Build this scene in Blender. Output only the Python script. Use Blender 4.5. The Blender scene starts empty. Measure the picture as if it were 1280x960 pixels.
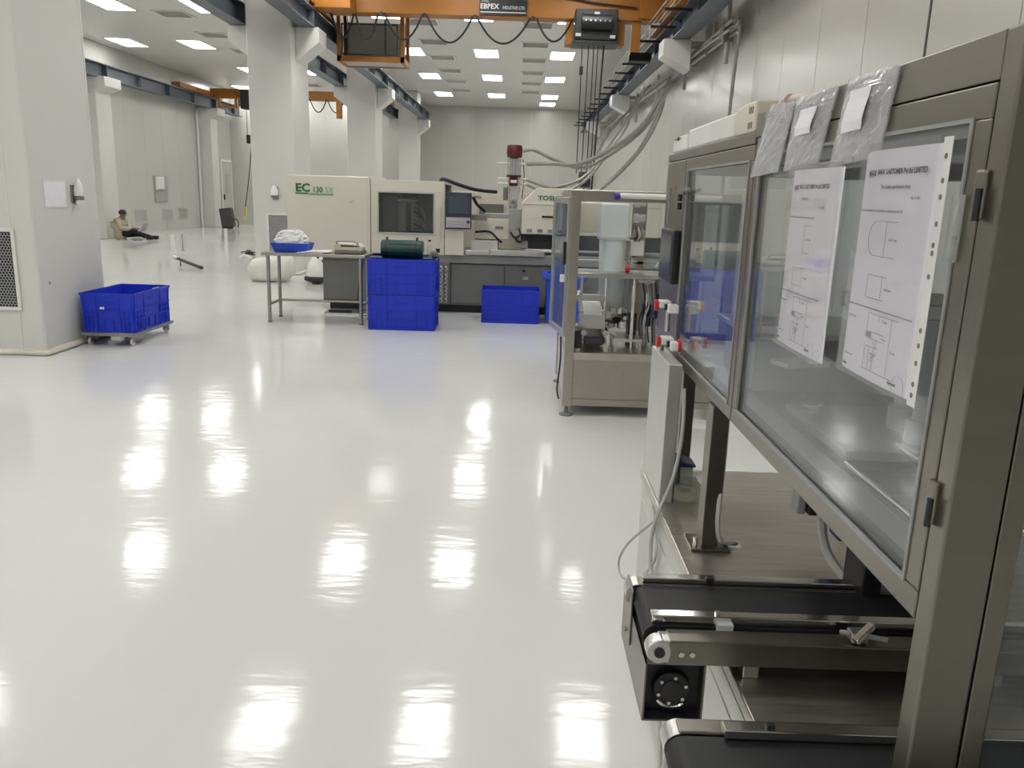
import bpy, math, random
from mathutils import Vector, Matrix
random.seed(7)
SC = bpy.context.scene
COL = SC.collection

# ---------------------------------------------------------------- camera
cam_data = bpy.data.cameras.new('camera')
cam_data.sensor_width = 36.0
cam_data.lens = 1015.0 / 1280.0 * 36.0
cam_data.clip_start = 0.05
cam_data.clip_end = 200
cam = bpy.data.objects.new('camera', cam_data)
COL.objects.link(cam)
F = 1015.0
d = Vector(((650 - 640) / F, (480 - 243) / F, 1.0)).normalized()      # hall axis seen from the camera
ro = math.radians(1.8)
up = Vector((math.sin(ro), math.cos(ro), 0.0))
up.z = -up.dot(d) / d.z
up.normalize()
xr = d.cross(up)
if xr.x < 0:
    xr = -xr
m = Matrix(((xr.x, xr.y, -xr.z), (d.x, d.y, -d.z), (up.x, up.y, -up.z))).to_4x4()
m.translation = Vector((0, 0, 1.5))
cam.matrix_world = m
SC.camera = cam

# ---------------------------------------------------------------- world, exposure
world = bpy.data.worlds.new('world')
SC.world = world
world.use_nodes = True
world.node_tree.nodes['Background'].inputs[0].default_value = (0.8, 0.85, 0.9, 1)
world.node_tree.nodes['Background'].inputs[1].default_value = 0.05
SC.view_settings.view_transform = 'Standard'
SC.view_settings.look = 'None'
SC.view_settings.gamma = 1.0
SC.view_settings.use_curve_mapping = False
SC.view_settings.exposure = 0.95
PANEL_STRENGTH = 9.0          # ceiling light panels

# ---------------------------------------------------------------- materials
def _tree(name):
    mt = bpy.data.materials.new(name)
    mt.use_nodes = True
    nt = mt.node_tree
    return mt, nt, nt.nodes['Principled BSDF'], nt.nodes['Material Output']

def mat(name, col, rough=0.5, metal=0.0, var=0.06, scale=6.0, bump=0.0, bscale=60.0, stretch=None, coat=0.0, spec=0.5, rvar=0.0):
    """plain painted / plastic / metal surface with slight tonal variation"""
    mt, nt, b, out = _tree(name)
    N, L = nt.nodes, nt.links
    tc = N.new('ShaderNodeTexCoord')
    src = tc.outputs['Object']
    if stretch:
        mp = N.new('ShaderNodeMapping')
        mp.inputs['Scale'].default_value = stretch
        L.new(src, mp.inputs['Vector'])
        src = mp.outputs['Vector']
    nz = N.new('ShaderNodeTexNoise')
    nz.inputs['Scale'].default_value = scale
    nz.inputs['Detail'].default_value = 4
    L.new(src, nz.inputs['Vector'])
    rp = N.new('ShaderNodeValToRGB')
    rp.color_ramp.elements[0].position = 0.3
    rp.color_ramp.elements[1].position = 0.7
    rp.color_ramp.elements[0].color = (*[max(0, c * (1 - var)) for c in col], 1)
    rp.color_ramp.elements[1].color = (*[min(1, c * (1 + var)) for c in col], 1)
    L.new(nz.outputs['Fac'], rp.inputs['Fac'])
    L.new(rp.outputs['Color'], b.inputs['Base Color'])
    b.inputs['Roughness'].default_value = rough
    b.inputs['Metallic'].default_value = metal
    b.inputs['Specular IOR Level'].default_value = spec
    if coat:
        b.inputs['Coat Weight'].default_value = coat
        b.inputs['Coat Roughness'].default_value = 0.08
    if rvar:
        mr = N.new('ShaderNodeMapRange')
        mr.inputs['To Min'].default_value = max(0.02, rough - rvar)
        mr.inputs['To Max'].default_value = rough + rvar
        L.new(nz.outputs['Fac'], mr.inputs['Value'])
        L.new(mr.outputs['Result'], b.inputs['Roughness'])
    if bump:
        n2 = N.new('ShaderNodeTexNoise')
        n2.inputs['Scale'].default_value = bscale
        n2.inputs['Detail'].default_value = 3
        L.new(src, n2.inputs['Vector'])
        bp = N.new('ShaderNodeBump')
        bp.inputs['Strength'].default_value = bump
        bp.inputs['Distance'].default_value = 0.01
        L.new(n2.outputs['Fac'], bp.inputs['Height'])
        L.new(bp.outputs['Normal'], b.inputs['Normal'])
    return mt

def emit(name, col, strength):
    mt, nt, b, out = _tree(name)
    b.inputs['Base Color'].default_value = (*col, 1)
    b.inputs['Emission Color'].default_value = (*col, 1)
    b.inputs['Emission Strength'].default_value = strength
    return mt

def glass(name, tint=(0.93, 0.95, 0.96), f0=0.05, rough=0.0, haze=0.0, hazecol=(0.8, 0.82, 0.85), bump=0.0, bscale=40.0):
    """thin clear sheet: see-through straight on, mirror-like at grazing angles, with an optional milky haze"""
    mt, nt, b, out = _tree(name)
    N, L = nt.nodes, nt.links
    N.remove(b)
    tr = N.new('ShaderNodeBsdfTransparent'); tr.inputs['Color'].default_value = (*tint, 1)
    gl = N.new('ShaderNodeBsdfGlossy'); gl.inputs['Roughness'].default_value = rough
    lw = N.new('ShaderNodeLayerWeight'); lw.inputs['Blend'].default_value = 0.5
    pw = N.new('ShaderNodeMath'); pw.operation = 'POWER'; pw.inputs[1].default_value = 4.5
    L.new(lw.outputs['Facing'], pw.inputs[0])
    ma = N.new('ShaderNodeMath'); ma.operation = 'MULTIPLY_ADD'
    ma.inputs[1].default_value = 1 - f0; ma.inputs[2].default_value = f0
    L.new(pw.outputs[0], ma.inputs[0])
    mx = N.new('ShaderNodeMixShader')
    L.new(ma.outputs[0], mx.inputs[0]); L.new(tr.outputs[0], mx.inputs[1]); L.new(gl.outputs[0], mx.inputs[2])
    last = mx.outputs[0]
    if haze:
        df = N.new('ShaderNodeBsdfDiffuse'); df.inputs['Color'].default_value = (*hazecol, 1)
        m2 = N.new('ShaderNodeMixShader')
        tc = N.new('ShaderNodeTexCoord')
        nz = N.new('ShaderNodeTexNoise'); nz.inputs['Scale'].default_value = 9.0; nz.inputs['Detail'].default_value = 5
        L.new(tc.outputs['Object'], nz.inputs['Vector'])
        mr = N.new('ShaderNodeMapRange')
        mr.inputs['To Min'].default_value = haze * 0.6; mr.inputs['To Max'].default_value = haze * 1.4
        L.new(nz.outputs['Fac'], mr.inputs['Value'])
        L.new(mr.outputs['Result'], m2.inputs[0]); L.new(last, m2.inputs[1]); L.new(df.outputs[0], m2.inputs[2])
        last = m2.outputs[0]
    if bump:
        tc = N.new('ShaderNodeTexCoord')
        n2 = N.new('ShaderNodeTexNoise'); n2.inputs['Scale'].default_value = bscale; n2.inputs['Detail'].default_value = 2
        L.new(tc.outputs['Object'], n2.inputs['Vector'])
        bp = N.new('ShaderNodeBump'); bp.inputs['Strength'].default_value = bump; bp.inputs['Distance'].default_value = 0.01
        L.new(n2.outputs['Fac'], bp.inputs['Height'])
        L.new(bp.outputs['Normal'], gl.inputs['Normal'])
    L.new(last, out.inputs['Surface'])
    return mt

def floor_material():
    mt, nt, b, out = _tree('floor_epoxy')
    N, L = nt.nodes, nt.links
    tc = N.new('ShaderNodeTexCoord')
    n1 = N.new('ShaderNodeTexNoise'); n1.inputs['Scale'].default_value = 0.35; n1.inputs['Detail'].default_value = 3
    L.new(tc.outputs['Object'], n1.inputs['Vector'])
    rp = N.new('ShaderNodeValToRGB')
    rp.color_ramp.elements[0].position = 0.3; rp.color_ramp.elements[1].position = 0.7
    rp.color_ramp.elements[0].color = (0.635, 0.64, 0.63, 1); rp.color_ramp.elements[1].color = (0.68, 0.682, 0.67, 1)
    L.new(n1.outputs['Fac'], rp.inputs['Fac'])
    L.new(rp.outputs['Color'], b.inputs['Base Color'])
    b.inputs['Roughness'].default_value = 0.098
    b.inputs['Specular IOR Level'].default_value = 0.33
    # self-levelling epoxy: broad shallow waves, trowel streaks and fine ripples
    w = N.new('ShaderNodeTexNoise'); w.inputs['Scale'].default_value = 1.6; w.inputs['Detail'].default_value = 2
    L.new(tc.outputs['Object'], w.inputs['Vector'])
    mp = N.new('ShaderNodeMapping'); mp.inputs['Scale'].default_value = (2.2, 7.5, 1); mp.inputs['Rotation'].default_value = (0, 0, 0.35)
    L.new(tc.outputs['Object'], mp.inputs['Vector'])
    s = N.new('ShaderNodeTexNoise'); s.inputs['Scale'].default_value = 1.8; s.inputs['Detail'].default_value = 3
    L.new(mp.outputs['Vector'], s.inputs['Vector'])
    ad = N.new('ShaderNodeMath'); ad.operation = 'MULTIPLY_ADD'; ad.inputs[1].default_value = 0.35
    L.new(s.outputs['Fac'], ad.inputs[0]); L.new(w.outputs['Fac'], ad.inputs[2])
    bp = N.new('ShaderNodeBump'); bp.inputs['Strength'].default_value = 0.16; bp.inputs['Distance'].default_value = 0.02
    L.new(ad.outputs[0], bp.inputs['Height'])
    L.new(bp.outputs['Normal'], b.inputs['Normal'])
    return mt

def perforated(name, fg, bg, scale):
    """coarse woven look for far-away louvres"""
    mt, nt, b, out = _tree(name)
    N, L = nt.nodes, nt.links
    tc = N.new('ShaderNodeTexCoord')
    w = N.new('ShaderNodeTexWave'); w.bands_direction = 'Z'; w.inputs['Scale'].default_value = scale
    w.inputs['Distortion'].default_value = 1.0
    L.new(tc.outputs['Object'], w.inputs['Vector'])
    rp = N.new('ShaderNodeValToRGB')
    rp.color_ramp.elements[0].color = (*bg, 1); rp.color_ramp.elements[1].color = (*fg, 1)
    L.new(w.outputs['Color'], rp.inputs['Fac']); L.new(rp.outputs['Color'], b.inputs['Base Color'])
    b.inputs['Roughness'].default_value = 0.5
    return mt

M = {}
M['floor'] = floor_material()
M['wall'] = mat('wall_paint', (0.53, 0.525, 0.49), 0.22, var=0.02, scale=0.6, spec=0.5)
M['wall_gap'] = mat('wall_joint', (0.72, 0.71, 0.68), 0.6)
M['joint_dark'] = mat('joint_dark', (0.05, 0.05, 0.05), 0.6)
M['ceiling'] = mat('ceiling_paint', (0.66, 0.65, 0.61), 0.32, var=0.03, scale=0.5, spec=0.45)
M['column'] = mat('column_paint', (0.63, 0.625, 0.595), 0.38, var=0.02, scale=0.8)
M['cove'] = mat('cove_cream', (0.66, 0.62, 0.52), 0.4)
M['panel'] = emit('light_diffuser', (1.0, 0.985, 0.95), PANEL_STRENGTH)
M['white_metal'] = mat('white_metal', (0.72, 0.72, 0.70), 0.4)
M['vent_grey'] = mat('vent_grey', (0.36, 0.36, 0.35), 0.5)
M['dark_void'] = mat('dark_void', (0.02, 0.02, 0.022), 0.8)
M['beam'] = mat('beam_blue_grey', (0.085, 0.105, 0.13), 0.4, var=0.12, scale=2)
M['rail'] = mat('rail_steel', (0.30, 0.30, 0.30), 0.35, metal=0.8)
M['yellow'] = mat('crane_yellow', (0.33, 0.125, 0.010), 0.5, var=0.08, scale=3)
M['black'] = mat('black_plastic', (0.014, 0.014, 0.016), 0.45)
M['rubber'] = mat('black_rubber', (0.009, 0.009, 0.011), 0.6)
M['hoist'] = mat('hoist_black', (0.011, 0.011, 0.012), 0.5)
M['steel'] = mat('brushed_steel', (0.44, 0.41, 0.365), 0.34, metal=1.0, var=0.04, scale=4, stretch=(1, 1, 12), rvar=0.04)
M['steel_h'] = mat('brushed_steel_along', (0.44, 0.41, 0.365), 0.34, metal=1.0, var=0.04, scale=4, stretch=(12, 1.2, 12), rvar=0.04)
M['steel_top'] = mat('steel_table_top', (0.56, 0.53, 0.49), 0.38, metal=1.0, var=0.12, scale=4, stretch=(1.5, 22, 1), bump=0.06, bscale=14, rvar=0.08)
M['steel_e'] = mat('enclosure_steel', (0.25, 0.232, 0.205), 0.33, metal=1.0, var=0.04, scale=4, stretch=(1, 1, 12), rvar=0.04)
M['steel_eh'] = mat('enclosure_steel_along', (0.25, 0.232, 0.205), 0.33, metal=1.0, var=0.04, scale=4, stretch=(12, 1, 12), rvar=0.04)
M['vent_lt'] = mat('vent_light_grey', (0.60, 0.595, 0.565), 0.5)
M['vent_back'] = mat('vent_plenum', (0.55, 0.545, 0.52), 0.7)
M['charcoal'] = mat('charcoal_fabric', (0.055, 0.053, 0.05), 0.6)
M['mesh_grey'] = mat('mesh_grey', (0.34, 0.34, 0.34), 0.45)
M['steel_lt'] = mat('satin_steel_light', (0.62, 0.61, 0.585), 0.42, metal=0.85, var=0.04, scale=3)
M['chrome'] = mat('polished_steel', (0.72, 0.71, 0.69), 0.14, metal=1.0)
M['alu'] = mat('aluminium', (0.62, 0.61, 0.59), 0.3, metal=1.0, var=0.05)
M['cream'] = mat('machine_cream', (0.66, 0.62, 0.525), 0.38, var=0.02, scale=1.5)
M['grey_dk'] = mat('machine_dark_grey', (0.17, 0.17, 0.162), 0.45, var=0.05, scale=2)
M['grey_md'] = mat('machine_mid_grey', (0.30, 0.30, 0.29), 0.45, var=0.05)
M['grey_lt'] = mat('machine_light_grey', (0.48, 0.48, 0.47), 0.4)
M['green'] = mat('print_green', (0.01, 0.15, 0.045), 0.6)
M['green_lt'] = mat('print_light_green', (0.16, 0.42, 0.22), 0.6)
M['ink'] = mat('print_black', (0.03, 0.03, 0.035), 0.7)
M['ink_grey'] = mat('print_grey', (0.26, 0.26, 0.29), 0.7)
M['ink_white'] = mat('print_white', (0.7, 0.7, 0.68), 0.7)
M['blue'] = mat('crate_blue', (0.007, 0.034, 0.56), 0.42, var=0.07, scale=4)
M['blue_bin'] = mat('bin_blue', (0.015, 0.075, 0.56), 0.4, var=0.05)
M['paper'] = mat('paper', (0.84, 0.82, 0.87), 0.75, var=0.02, scale=8)
M['white'] = mat('white_plastic', (0.74, 0.74, 0.72), 0.4)
M['white_soft'] = mat('white_pvc', (0.66, 0.70, 0.70), 0.45, var=0.02)
M['offwhite'] = mat('ivory_plastic', (0.62, 0.58, 0.48), 0.45)
M['red'] = mat('valve_red', (0.55, 0.02, 0.02), 0.35)
M['dark_red'] = mat('loader_dark_red', (0.095, 0.008, 0.014), 0.4)
M['darkgreen'] = mat('dark_green_film', (0.004, 0.045, 0.04), 0.3)
M['screen'] = mat('screen_blue_grey', (0.055, 0.07, 0.10), 0.12)
M['bezel'] = mat('bezel_navy', (0.028, 0.033, 0.055), 0.4)
M['key'] = mat('keypad_lilac', (0.40, 0.38, 0.42), 0.5)
M['navy'] = mat('navy_cloth', (0.03, 0.05, 0.14), 0.5)
M['glass'] = glass('clear_glass', (0.93, 0.95, 0.96), 0.05, haze=0.03, hazecol=(0.7, 0.74, 0.8))
M['acrylic'] = glass('tinted_acrylic', (0.80, 0.86, 0.93), 0.06, haze=0.07, hazecol=(0.5, 0.58, 0.72))
M['glass_dark'] = glass('smoked_window', (0.62, 0.64, 0.63), 0.05, haze=0.02)
M['tube_glass'] = glass('loader_glass', (0.80, 0.80, 0.80), 0.08, haze=0.12)
M['sleeve'] = glass('sleeve_film', (0.96, 0.96, 0.97), 0.04, rough=0.05, haze=0.03, bump=0.05, bscale=12)
M['bag'] = glass('zip_bag_film', (0.93, 0.93, 0.94), 0.16, rough=0.05, haze=0.28, hazecol=(0.85, 0.85, 0.88), bump=0.75, bscale=34)
M['hose_clear'] = mat('hose_pvc', (0.30, 0.29, 0.275), 0.3, var=0.15, scale=10, coat=0.3)
M['hose_dark'] = mat('hose_dark_stripe', (0.12, 0.115, 0.11), 0.3)
M['hose_pink'] = mat('hose_beige', (0.62, 0.52, 0.46), 0.5)
M['cable_grey'] = mat('cable_grey', (0.45, 0.45, 0.43), 0.5)
M['tape'] = mat('tape_yellow', (0.56, 0.42, 0.16), 0.4)
M['box_clear'] = glass('clear_plastic_box', (0.9, 0.92, 0.9), 0.07, haze=0.14)
M['louvre'] = perforated('louvre_grey', (0.40, 0.40, 0.41), (0.16, 0.16, 0.17), 26.0)
M['yellow_bright'] = mat('pendant_yellow', (0.65, 0.58, 0.05), 0.5)
M['purple_led'] = mat('tube_cap_blue', (0.05, 0.04, 0.28), 0.4)
M['skin'] = mat('skin', (0.20, 0.115, 0.075), 0.6)
M['shirt'] = mat('shirt_beige', (0.42, 0.36, 0.27), 0.85, var=0.1, scale=12)
M['trousers'] = mat('trousers_black', (0.012, 0.012, 0.014), 0.85)
M['hair'] = mat('hair_dark', (0.03, 0.024, 0.02), 0.7)
M['sacking'] = mat('white_sack', (0.68, 0.67, 0.62), 0.7, var=0.05, scale=12, bump=0.3, bscale=20)
M['film'] = mat('crinkled_white_film', (0.72, 0.72, 0.73), 0.3, var=0.1, scale=25, bump=0.8, bscale=45)
M['brown'] = mat('brown_bar', (0.06, 0.04, 0.03), 0.6)

# ---------------------------------------------------------------- mesh helpers
class MB:
    def __init__(s):
        s.v = []; s.f = []
    def add(s, vs, fs):
        o = len(s.v)
        s.v += [tuple(p) for p in vs]
        s.f += [tuple(i + o for i in q) for q in fs]
        return s
    def box(s, x0, x1, y0, y1, z0, z1):
        vs = [(x0, y0, z0), (x1, y0, z0), (x1, y1, z0), (x0, y1, z0), (x0, y0, z1), (x1, y0, z1), (x1, y1, z1), (x0, y1, z1)]
        return s.add(vs, [(0, 3, 2, 1), (4, 5, 6, 7), (0, 1, 5, 4), (1, 2, 6, 5), (2, 3, 7, 6), (3, 0, 4, 7)])
    def cbox(s, c, e, rot=(0, 0, 0)):
        R = Matrix.Rotation(rot[2], 3, 'Z') @ Matrix.Rotation(rot[1], 3, 'Y') @ Matrix.Rotation(rot[0], 3, 'X')
        vs = []
        for dz in (-1, 1):
            for dx, dy in ((-1, -1), (1, -1), (1, 1), (-1, 1)):
                vs.append(Vector(c) + R @ Vector((dx * e[0] / 2, dy * e[1] / 2, dz * e[2] / 2)))
        return s.add(vs, [(0, 3, 2, 1), (4, 5, 6, 7), (0, 1, 5, 4), (1, 2, 6, 5), (2, 3, 7, 6), (3, 0, 4, 7)])
    def cyl(s, p0, p1, r0, r1=None, n=14, caps=True):
        r1 = r0 if r1 is None else r1
        p0 = Vector(p0); p1 = Vector(p1)
        a = (p1 - p0).normalized()
        u = a.orthogonal().normalized(); w = a.cross(u)
        vs = []
        for p, r in ((p0, r0), (p1, r1)):
            for i in range(n):
                t = 2 * math.pi * i / n
                vs.append(p + u * (r * math.cos(t)) + w * (r * math.sin(t)))
        fs = [(i, (i + 1) % n, n + (i + 1) % n, n + i) for i in range(n)]
        if caps:
            fs += [tuple(range(n - 1, -1, -1)), tuple(range(n, 2 * n))]
        return s.add(vs, fs)
    def tube(s, pts, r, n=8, steps=6, smooth=True):
        P = [Vector(p) for p in pts]
        if smooth and len(P) > 2:
            Q = []
            for i in range(len(P) - 1):
                a = P[max(i - 1, 0)]; b = P[i]; c = P[i + 1]; e = P[min(i + 2, len(P) - 1)]
                for k in range(steps):
                    t = k / steps
                    Q.append(0.5 * ((2 * b) + (c - a) * t + (2 * a - 5 * b + 4 * c - e) * t * t + (3 * b - a - 3 * c + e) * t ** 3))
            Q.append(P[-1]); P = Q
        vs = []; u = None
        for i, p in enumerate(P):
            t = (P[min(i + 1, len(P) - 1)] - P[max(i - 1, 0)]).normalized()
            if u is None:
                u = t.orthogonal().normalized()
            else:
                u = (u - t * u.dot(t)).normalized()
            w = t.cross(u)
            for k in range(n):
                g = 2 * math.pi * k / n
                vs.append(p + u * (r * math.cos(g)) + w * (r * math.sin(g)))
        fs = []
        for i in range(len(P) - 1):
            for k in range(n):
                fs.append((i * n + k, i * n + (k + 1) % n, (i + 1) * n + (k + 1) % n, (i + 1) * n + k))
        fs += [tuple(range(n - 1, -1, -1)), tuple(range((len(P) - 1) * n, len(P) * n))]
        return s.add(vs, fs)
    def lathe(s, c, prof, n=20, axis='z'):
        vs = []
        for r, h in prof:
            for k in range(n):
                g = 2 * math.pi * k / n
                a, b = r * math.cos(g), r * math.sin(g)
                if axis == 'z': q = (a, b, h)
                elif axis == 'x': q = (h, a, b)
                else: q = (b, h, a)
                vs.append((c[0] + q[0], c[1] + q[1], c[2] + q[2]))
        fs = []
        for i in range(len(prof) - 1):
            for k in range(n):
                fs.append((i * n + k, i * n + (k + 1) % n, (i + 1) * n + (k + 1) % n, (i + 1) * n + k))
        fs += [tuple(range(n - 1, -1, -1)), tuple(range((len(prof) - 1) * n, len(prof) * n))]
        return s.add(vs, fs)
    def prism(s, poly, axis, a0, a1):
        """poly: 2-d outline; axis 'x' -> (y,z), 'y' -> (x,z), 'z' -> (x,y)"""
        n = len(poly)
        def q(p, a):
            return (a, p[0], p[1]) if axis == 'x' else ((p[0], a, p[1]) if axis == 'y' else (p[0], p[1], a))
        vs = [q(p, a0) for p in poly] + [q(p, a1) for p in poly]
        fs = [(i, (i + 1) % n, n + (i + 1) % n, n + i) for i in range(n)]
        fs += [tuple(range(n - 1, -1, -1)), tuple(range(n, 2 * n))]
        return s.add(vs, fs)
    def frame(s, axis, u0, u1, w0, w1, t, a0, a1):
        """rectangular frame of bar width t, in the plane across axis"""
        for (p0, p1, q0, q1) in ((u0, u1, w0, w0 + t), (u0, u1, w1 - t, w1), (u0, u0 + t, w0 + t, w1 - t), (u1 - t, u1, w0 + t, w1 - t)):
            if axis == 'x': s.box(a0, a1, p0, p1, q0, q1)
            elif axis == 'y': s.box(p0, p1, a0, a1, q0, q1)
            else: s.box(p0, p1, q0, q1, a0, a1)
        return s
    def rounded(s, x0, x1, y0, y1, z0, z1, r, n=4):
        """box with vertical corners rounded"""
        poly = []
        for cx, cy, a in ((x1 - r, y1 - r, 0), (x0 + r, y1 - r, 90), (x0 + r, y0 + r, 180), (x1 - r, y0 + r, 270)):
            for k in range(n + 1):
                t = math.radians(a + 90 * k / n)
                poly.append((cx + r * math.cos(t), cy + r * math.sin(t)))
        return s.prism(poly, 'z', z0, z1)
    def mesh(s, name, mt):
        me = bpy.data.meshes.new(name)
        me.from_pydata(s.v, [], s.f)
        import bmesh
        bm = bmesh.new(); bm.from_mesh(me)
        bmesh.ops.recalc_face_normals(bm, faces=bm.faces)
        bm.to_mesh(me); bm.free()
        if mt: me.materials.append(M[mt] if isinstance(mt, str) else mt)
        return me

def link(name, me, parent=None):
    o = bpy.data.objects.new(name, me)
    COL.objects.link(o)
    if parent is not None: o.parent = parent
    return o

def worldloc(o):
    v = Vector((0, 0, 0))
    while o is not None:
        v += o.location; o = o.parent
    return v

def build(mb, name, mt, parent=None, bevel=0.0, smooth=False, local=False, seg=2):
    """one mesh object; coordinates are world ones unless local"""
    if parent is not None and not local:
        w = worldloc(parent)
        mb.v = [(p[0] - w.x, p[1] - w.y, p[2] - w.z) for p in mb.v]
    me = mb.mesh(name, mt)
    if smooth:
        for p in me.polygons: p.use_smooth = True
        me.set_sharp_from_angle(angle=math.radians(40))
    o = link(name, me, parent)
    if bevel:
        b = o.modifiers.new('bevel', 'BEVEL'); b.width = bevel; b.segments = seg; b.limit_method = 'ANGLE'
        b.angle_limit = math.radians(40)
    return o

def tag(o, label, cat, group=None):
    o['label'] = label; o['category'] = cat
    if group: o['group'] = group
    return o

def struct(o):
    o['kind'] = 'structure'
    return o

def thing(name, label, cat, loc=(0, 0, 0), group=None, rz=0.0):
    o = bpy.data.objects.new(name, None)
    o.empty_display_size = 0.1
    COL.objects.link(o)
    o.location = loc; o.rotation_euler = (0, 0, rz)
    return tag(o, label, cat, group)

def dup(root, loc=None, rz=None, label=None, group=None):
    def cp(o, par):
        c = o.copy(); COL.objects.link(c); c.parent = par
        for ch in list(o.children): cp(ch, c)
        return c
    kids = list(root.children)
    r = root.copy(); COL.objects.link(r)
    if loc is not None: r.location = loc
    if rz is not None: r.rotation_euler = (0, 0, rz)
    if label: r['label'] = label
    if group: r['group'] = group
    for ch in kids: cp(ch, r)
    return r

def box(name, mt, parent, x0, x1, y0, y1, z0, z1, bevel=0.0, local=False):
    return build(MB().box(x0, x1, y0, y1, z0, z1), name, mt, parent, bevel, local=local)

def lettering(text, size, mt, parent, origin, right, upv, name='lettering', bold=0.0, depth=0.0006, xscale=1.0, align='LEFT'):
    cu = bpy.data.curves.new('lettering', 'FONT')
    cu.body = text; cu.size = size; cu.extrude = depth; cu.offset = bold; cu.align_x = align
    cu.resolution_u = 2
    t = bpy.data.objects.new('tmp', cu)
    COL.objects.link(t)
    bpy.context.view_layer.update()
    me = bpy.data.meshes.new_from_object(t.evaluated_get(bpy.context.evaluated_depsgraph_get()))
    bpy.data.objects.remove(t)
    r = Vector(right).normalized(); u = Vector(upv).normalized(); n = r.cross(u)
    w = worldloc(parent) if parent is not None else Vector((0, 0, 0))
    o0 = Vector(origin) - w
    for v in me.vertices:
        v.co = o0 + r * (v.co.x * xscale) + u * v.co.y + n * v.co.z
    me.materials.clear(); me.materials.append(M[mt])
    return link(name, me, parent)

# ================================================================ the hall
XL, XR, YF, YB, YE, H = -11.45, 3.15, -7.0, 36.8, 33.2, 5.12
XD = -4.6                                         # end of the left aisle's far wall

struct(build(MB().box(XL - .3, XR + .3, YF - .3, YB + .3, -0.12, 0), 'floor', 'floor'))
struct(build(MB().box(XL - .3, XR + .3, YF - .3, YB + .3, H, H + 0.12), 'ceiling', 'ceiling'))

def panelled_wall(name, axis, pos, side, a0, a1, first, pitch=1.25, g=0.006):
    """backing slab with sandwich panels standing proud, joints between them left open"""
    t = 0.012
    mb = MB()
    lo, hi = (pos, pos + side * 0.12)
    lo += side * t
    lo, hi = min(lo, hi), max(lo, hi)
    if axis == 'x': mb.box(lo, hi, a0, a1, 0, H)
    else: mb.box(a0, a1, lo, hi, 0, H)
    w = struct(build(mb, name, 'wall_gap'))
    cuts = []
    c = first
    while c > a0: c -= pitch
    c += pitch
    cuts = [a0]
    while c < a1:
        cuts.append(c); c += pitch
    cuts.append(a1)
    shared = None
    for i in range(len(cuts) - 1):
        p, q = cuts[i] + g, cuts[i + 1] - g
        if q - p < 0.05: continue
        full = abs((cuts[i + 1] - cuts[i]) - pitch) < 1e-4
        if full and shared is not None:
            o = link('wall_panel', shared, w)
        else:
            L = q - p
            mb = MB()
            s0, s1 = sorted((0, side * t))
            if axis == 'x': mb.box(s0, s1, 0, L, 0.0, H)
            else: mb.box(0, L, s0, s1, 0.0, H)
            me = mb.mesh('wall_panel', 'wall')
            if full: shared = me
            o = link('wall_panel', me, w)
        o.location = (pos, p, 0) if axis == 'x' else (p, pos, 0)
    return w

wr = panelled_wall('wall_right', 'x', XR, 1, YF, YB, 5.6)
box('joint_strip', 'joint_dark', wr, XR - 0.006, XR + 0.01, 6.835, 6.865, 0, H)
panelled_wall('wall_left', 'x', XL, -1, YF, YE, 5.6, g=0.0025)
panelled_wall('wall_back', 'y', YB, 1, XD, XR, XD, g=0.004)
panelled_wall('wall_end', 'y', YE, 1, XL, XD, XL, g=0.0025)
struct(build(MB().box(XD - 0.12, XD, YE, YB, 0, H), 'wall_return', 'wall'))
struct(build(MB().box(XL, XR, YF - .12, YF, 0, H), 'wall_front', 'wall'))
# door in the left wall beyond the last pilaster
dr = struct(bpy.data.objects.new('door_1', None)); COL.objects.link(dr); dr.location = (XL, 32.45, 0)
build(MB().box(XL, XL + .03, 31.95, 32.95, 0.02, 2.35), 'door_leaf', 'wall', dr, 0.004)
build(MB().frame('x', 31.85, 33.05, 0.0, 2.45, 0.08, XL, XL + .05), 'door_frame', 'white_metal', dr)
build(MB().box(XL + .03, XL + .036, 32.3, 32.62, 1.15, 1.9), 'door_window', 'vent_grey', dr)
build(MB().box(XL + .03, XL + .07, 32.05, 32.10, 0.95, 1.15), 'door_handle', 'black', dr)
# vertical trim pipe on the left wall
struct(build(MB().cyl((XL + .05, 29.7, 0), (XL + .05, 29.7, 4.0), 0.045), 'trim_1', 'white_metal', smooth=True))

# ---------------------------------------------------------------- ceiling lights and vents
def light_panel(x, y, label, group):
    r = thing('ceiling_light', label, 'light', (x, y, H), group)
    build(MB().frame('z', -0.33, 0.33, -0.63, 0.63, 0.03, -0.022, -0.001), 'light_frame', 'white_metal', r, local=True)
    build(MB().box(-0.30, 0.30, -0.60, 0.60, -0.016, -0.001), 'diffuser', 'panel', r, local=True)
    return r
protoL = None
ROWS = [-4.9, -0.25, 4.4, 9.0, 13.65, 18.2, 22.95, 27.55, 32.35]
for x, nm in ((-3.0, 'recessed ceiling light panel in the row nearest the square columns'),
              (-1.0, 'recessed ceiling light panel in the middle row of the crane bay'),
              (1.0, 'recessed ceiling light panel in the row nearest the hose wall'),
              (-6.7, 'recessed ceiling light panel of the far aisle beside the columns'),
              (-8.7, 'recessed ceiling light panel in the middle row of the far aisle'),
              (-10.55, 'recessed ceiling light panel of the far aisle beside its wall')):
    for y in ROWS:
        if (x == 1.0 and y < 1) or (x == -10.55 and 25 < y < 30): continue
        if protoL is None:
            protoL = light_panel(x, y, nm, 'ceiling light panels')
        else:
            dup(protoL, (x, y, H), label=nm, group='ceiling light panels')
dup(protoL, (1.0, 34.85, H), label='recessed ceiling light panel close against the far end wall')

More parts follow.
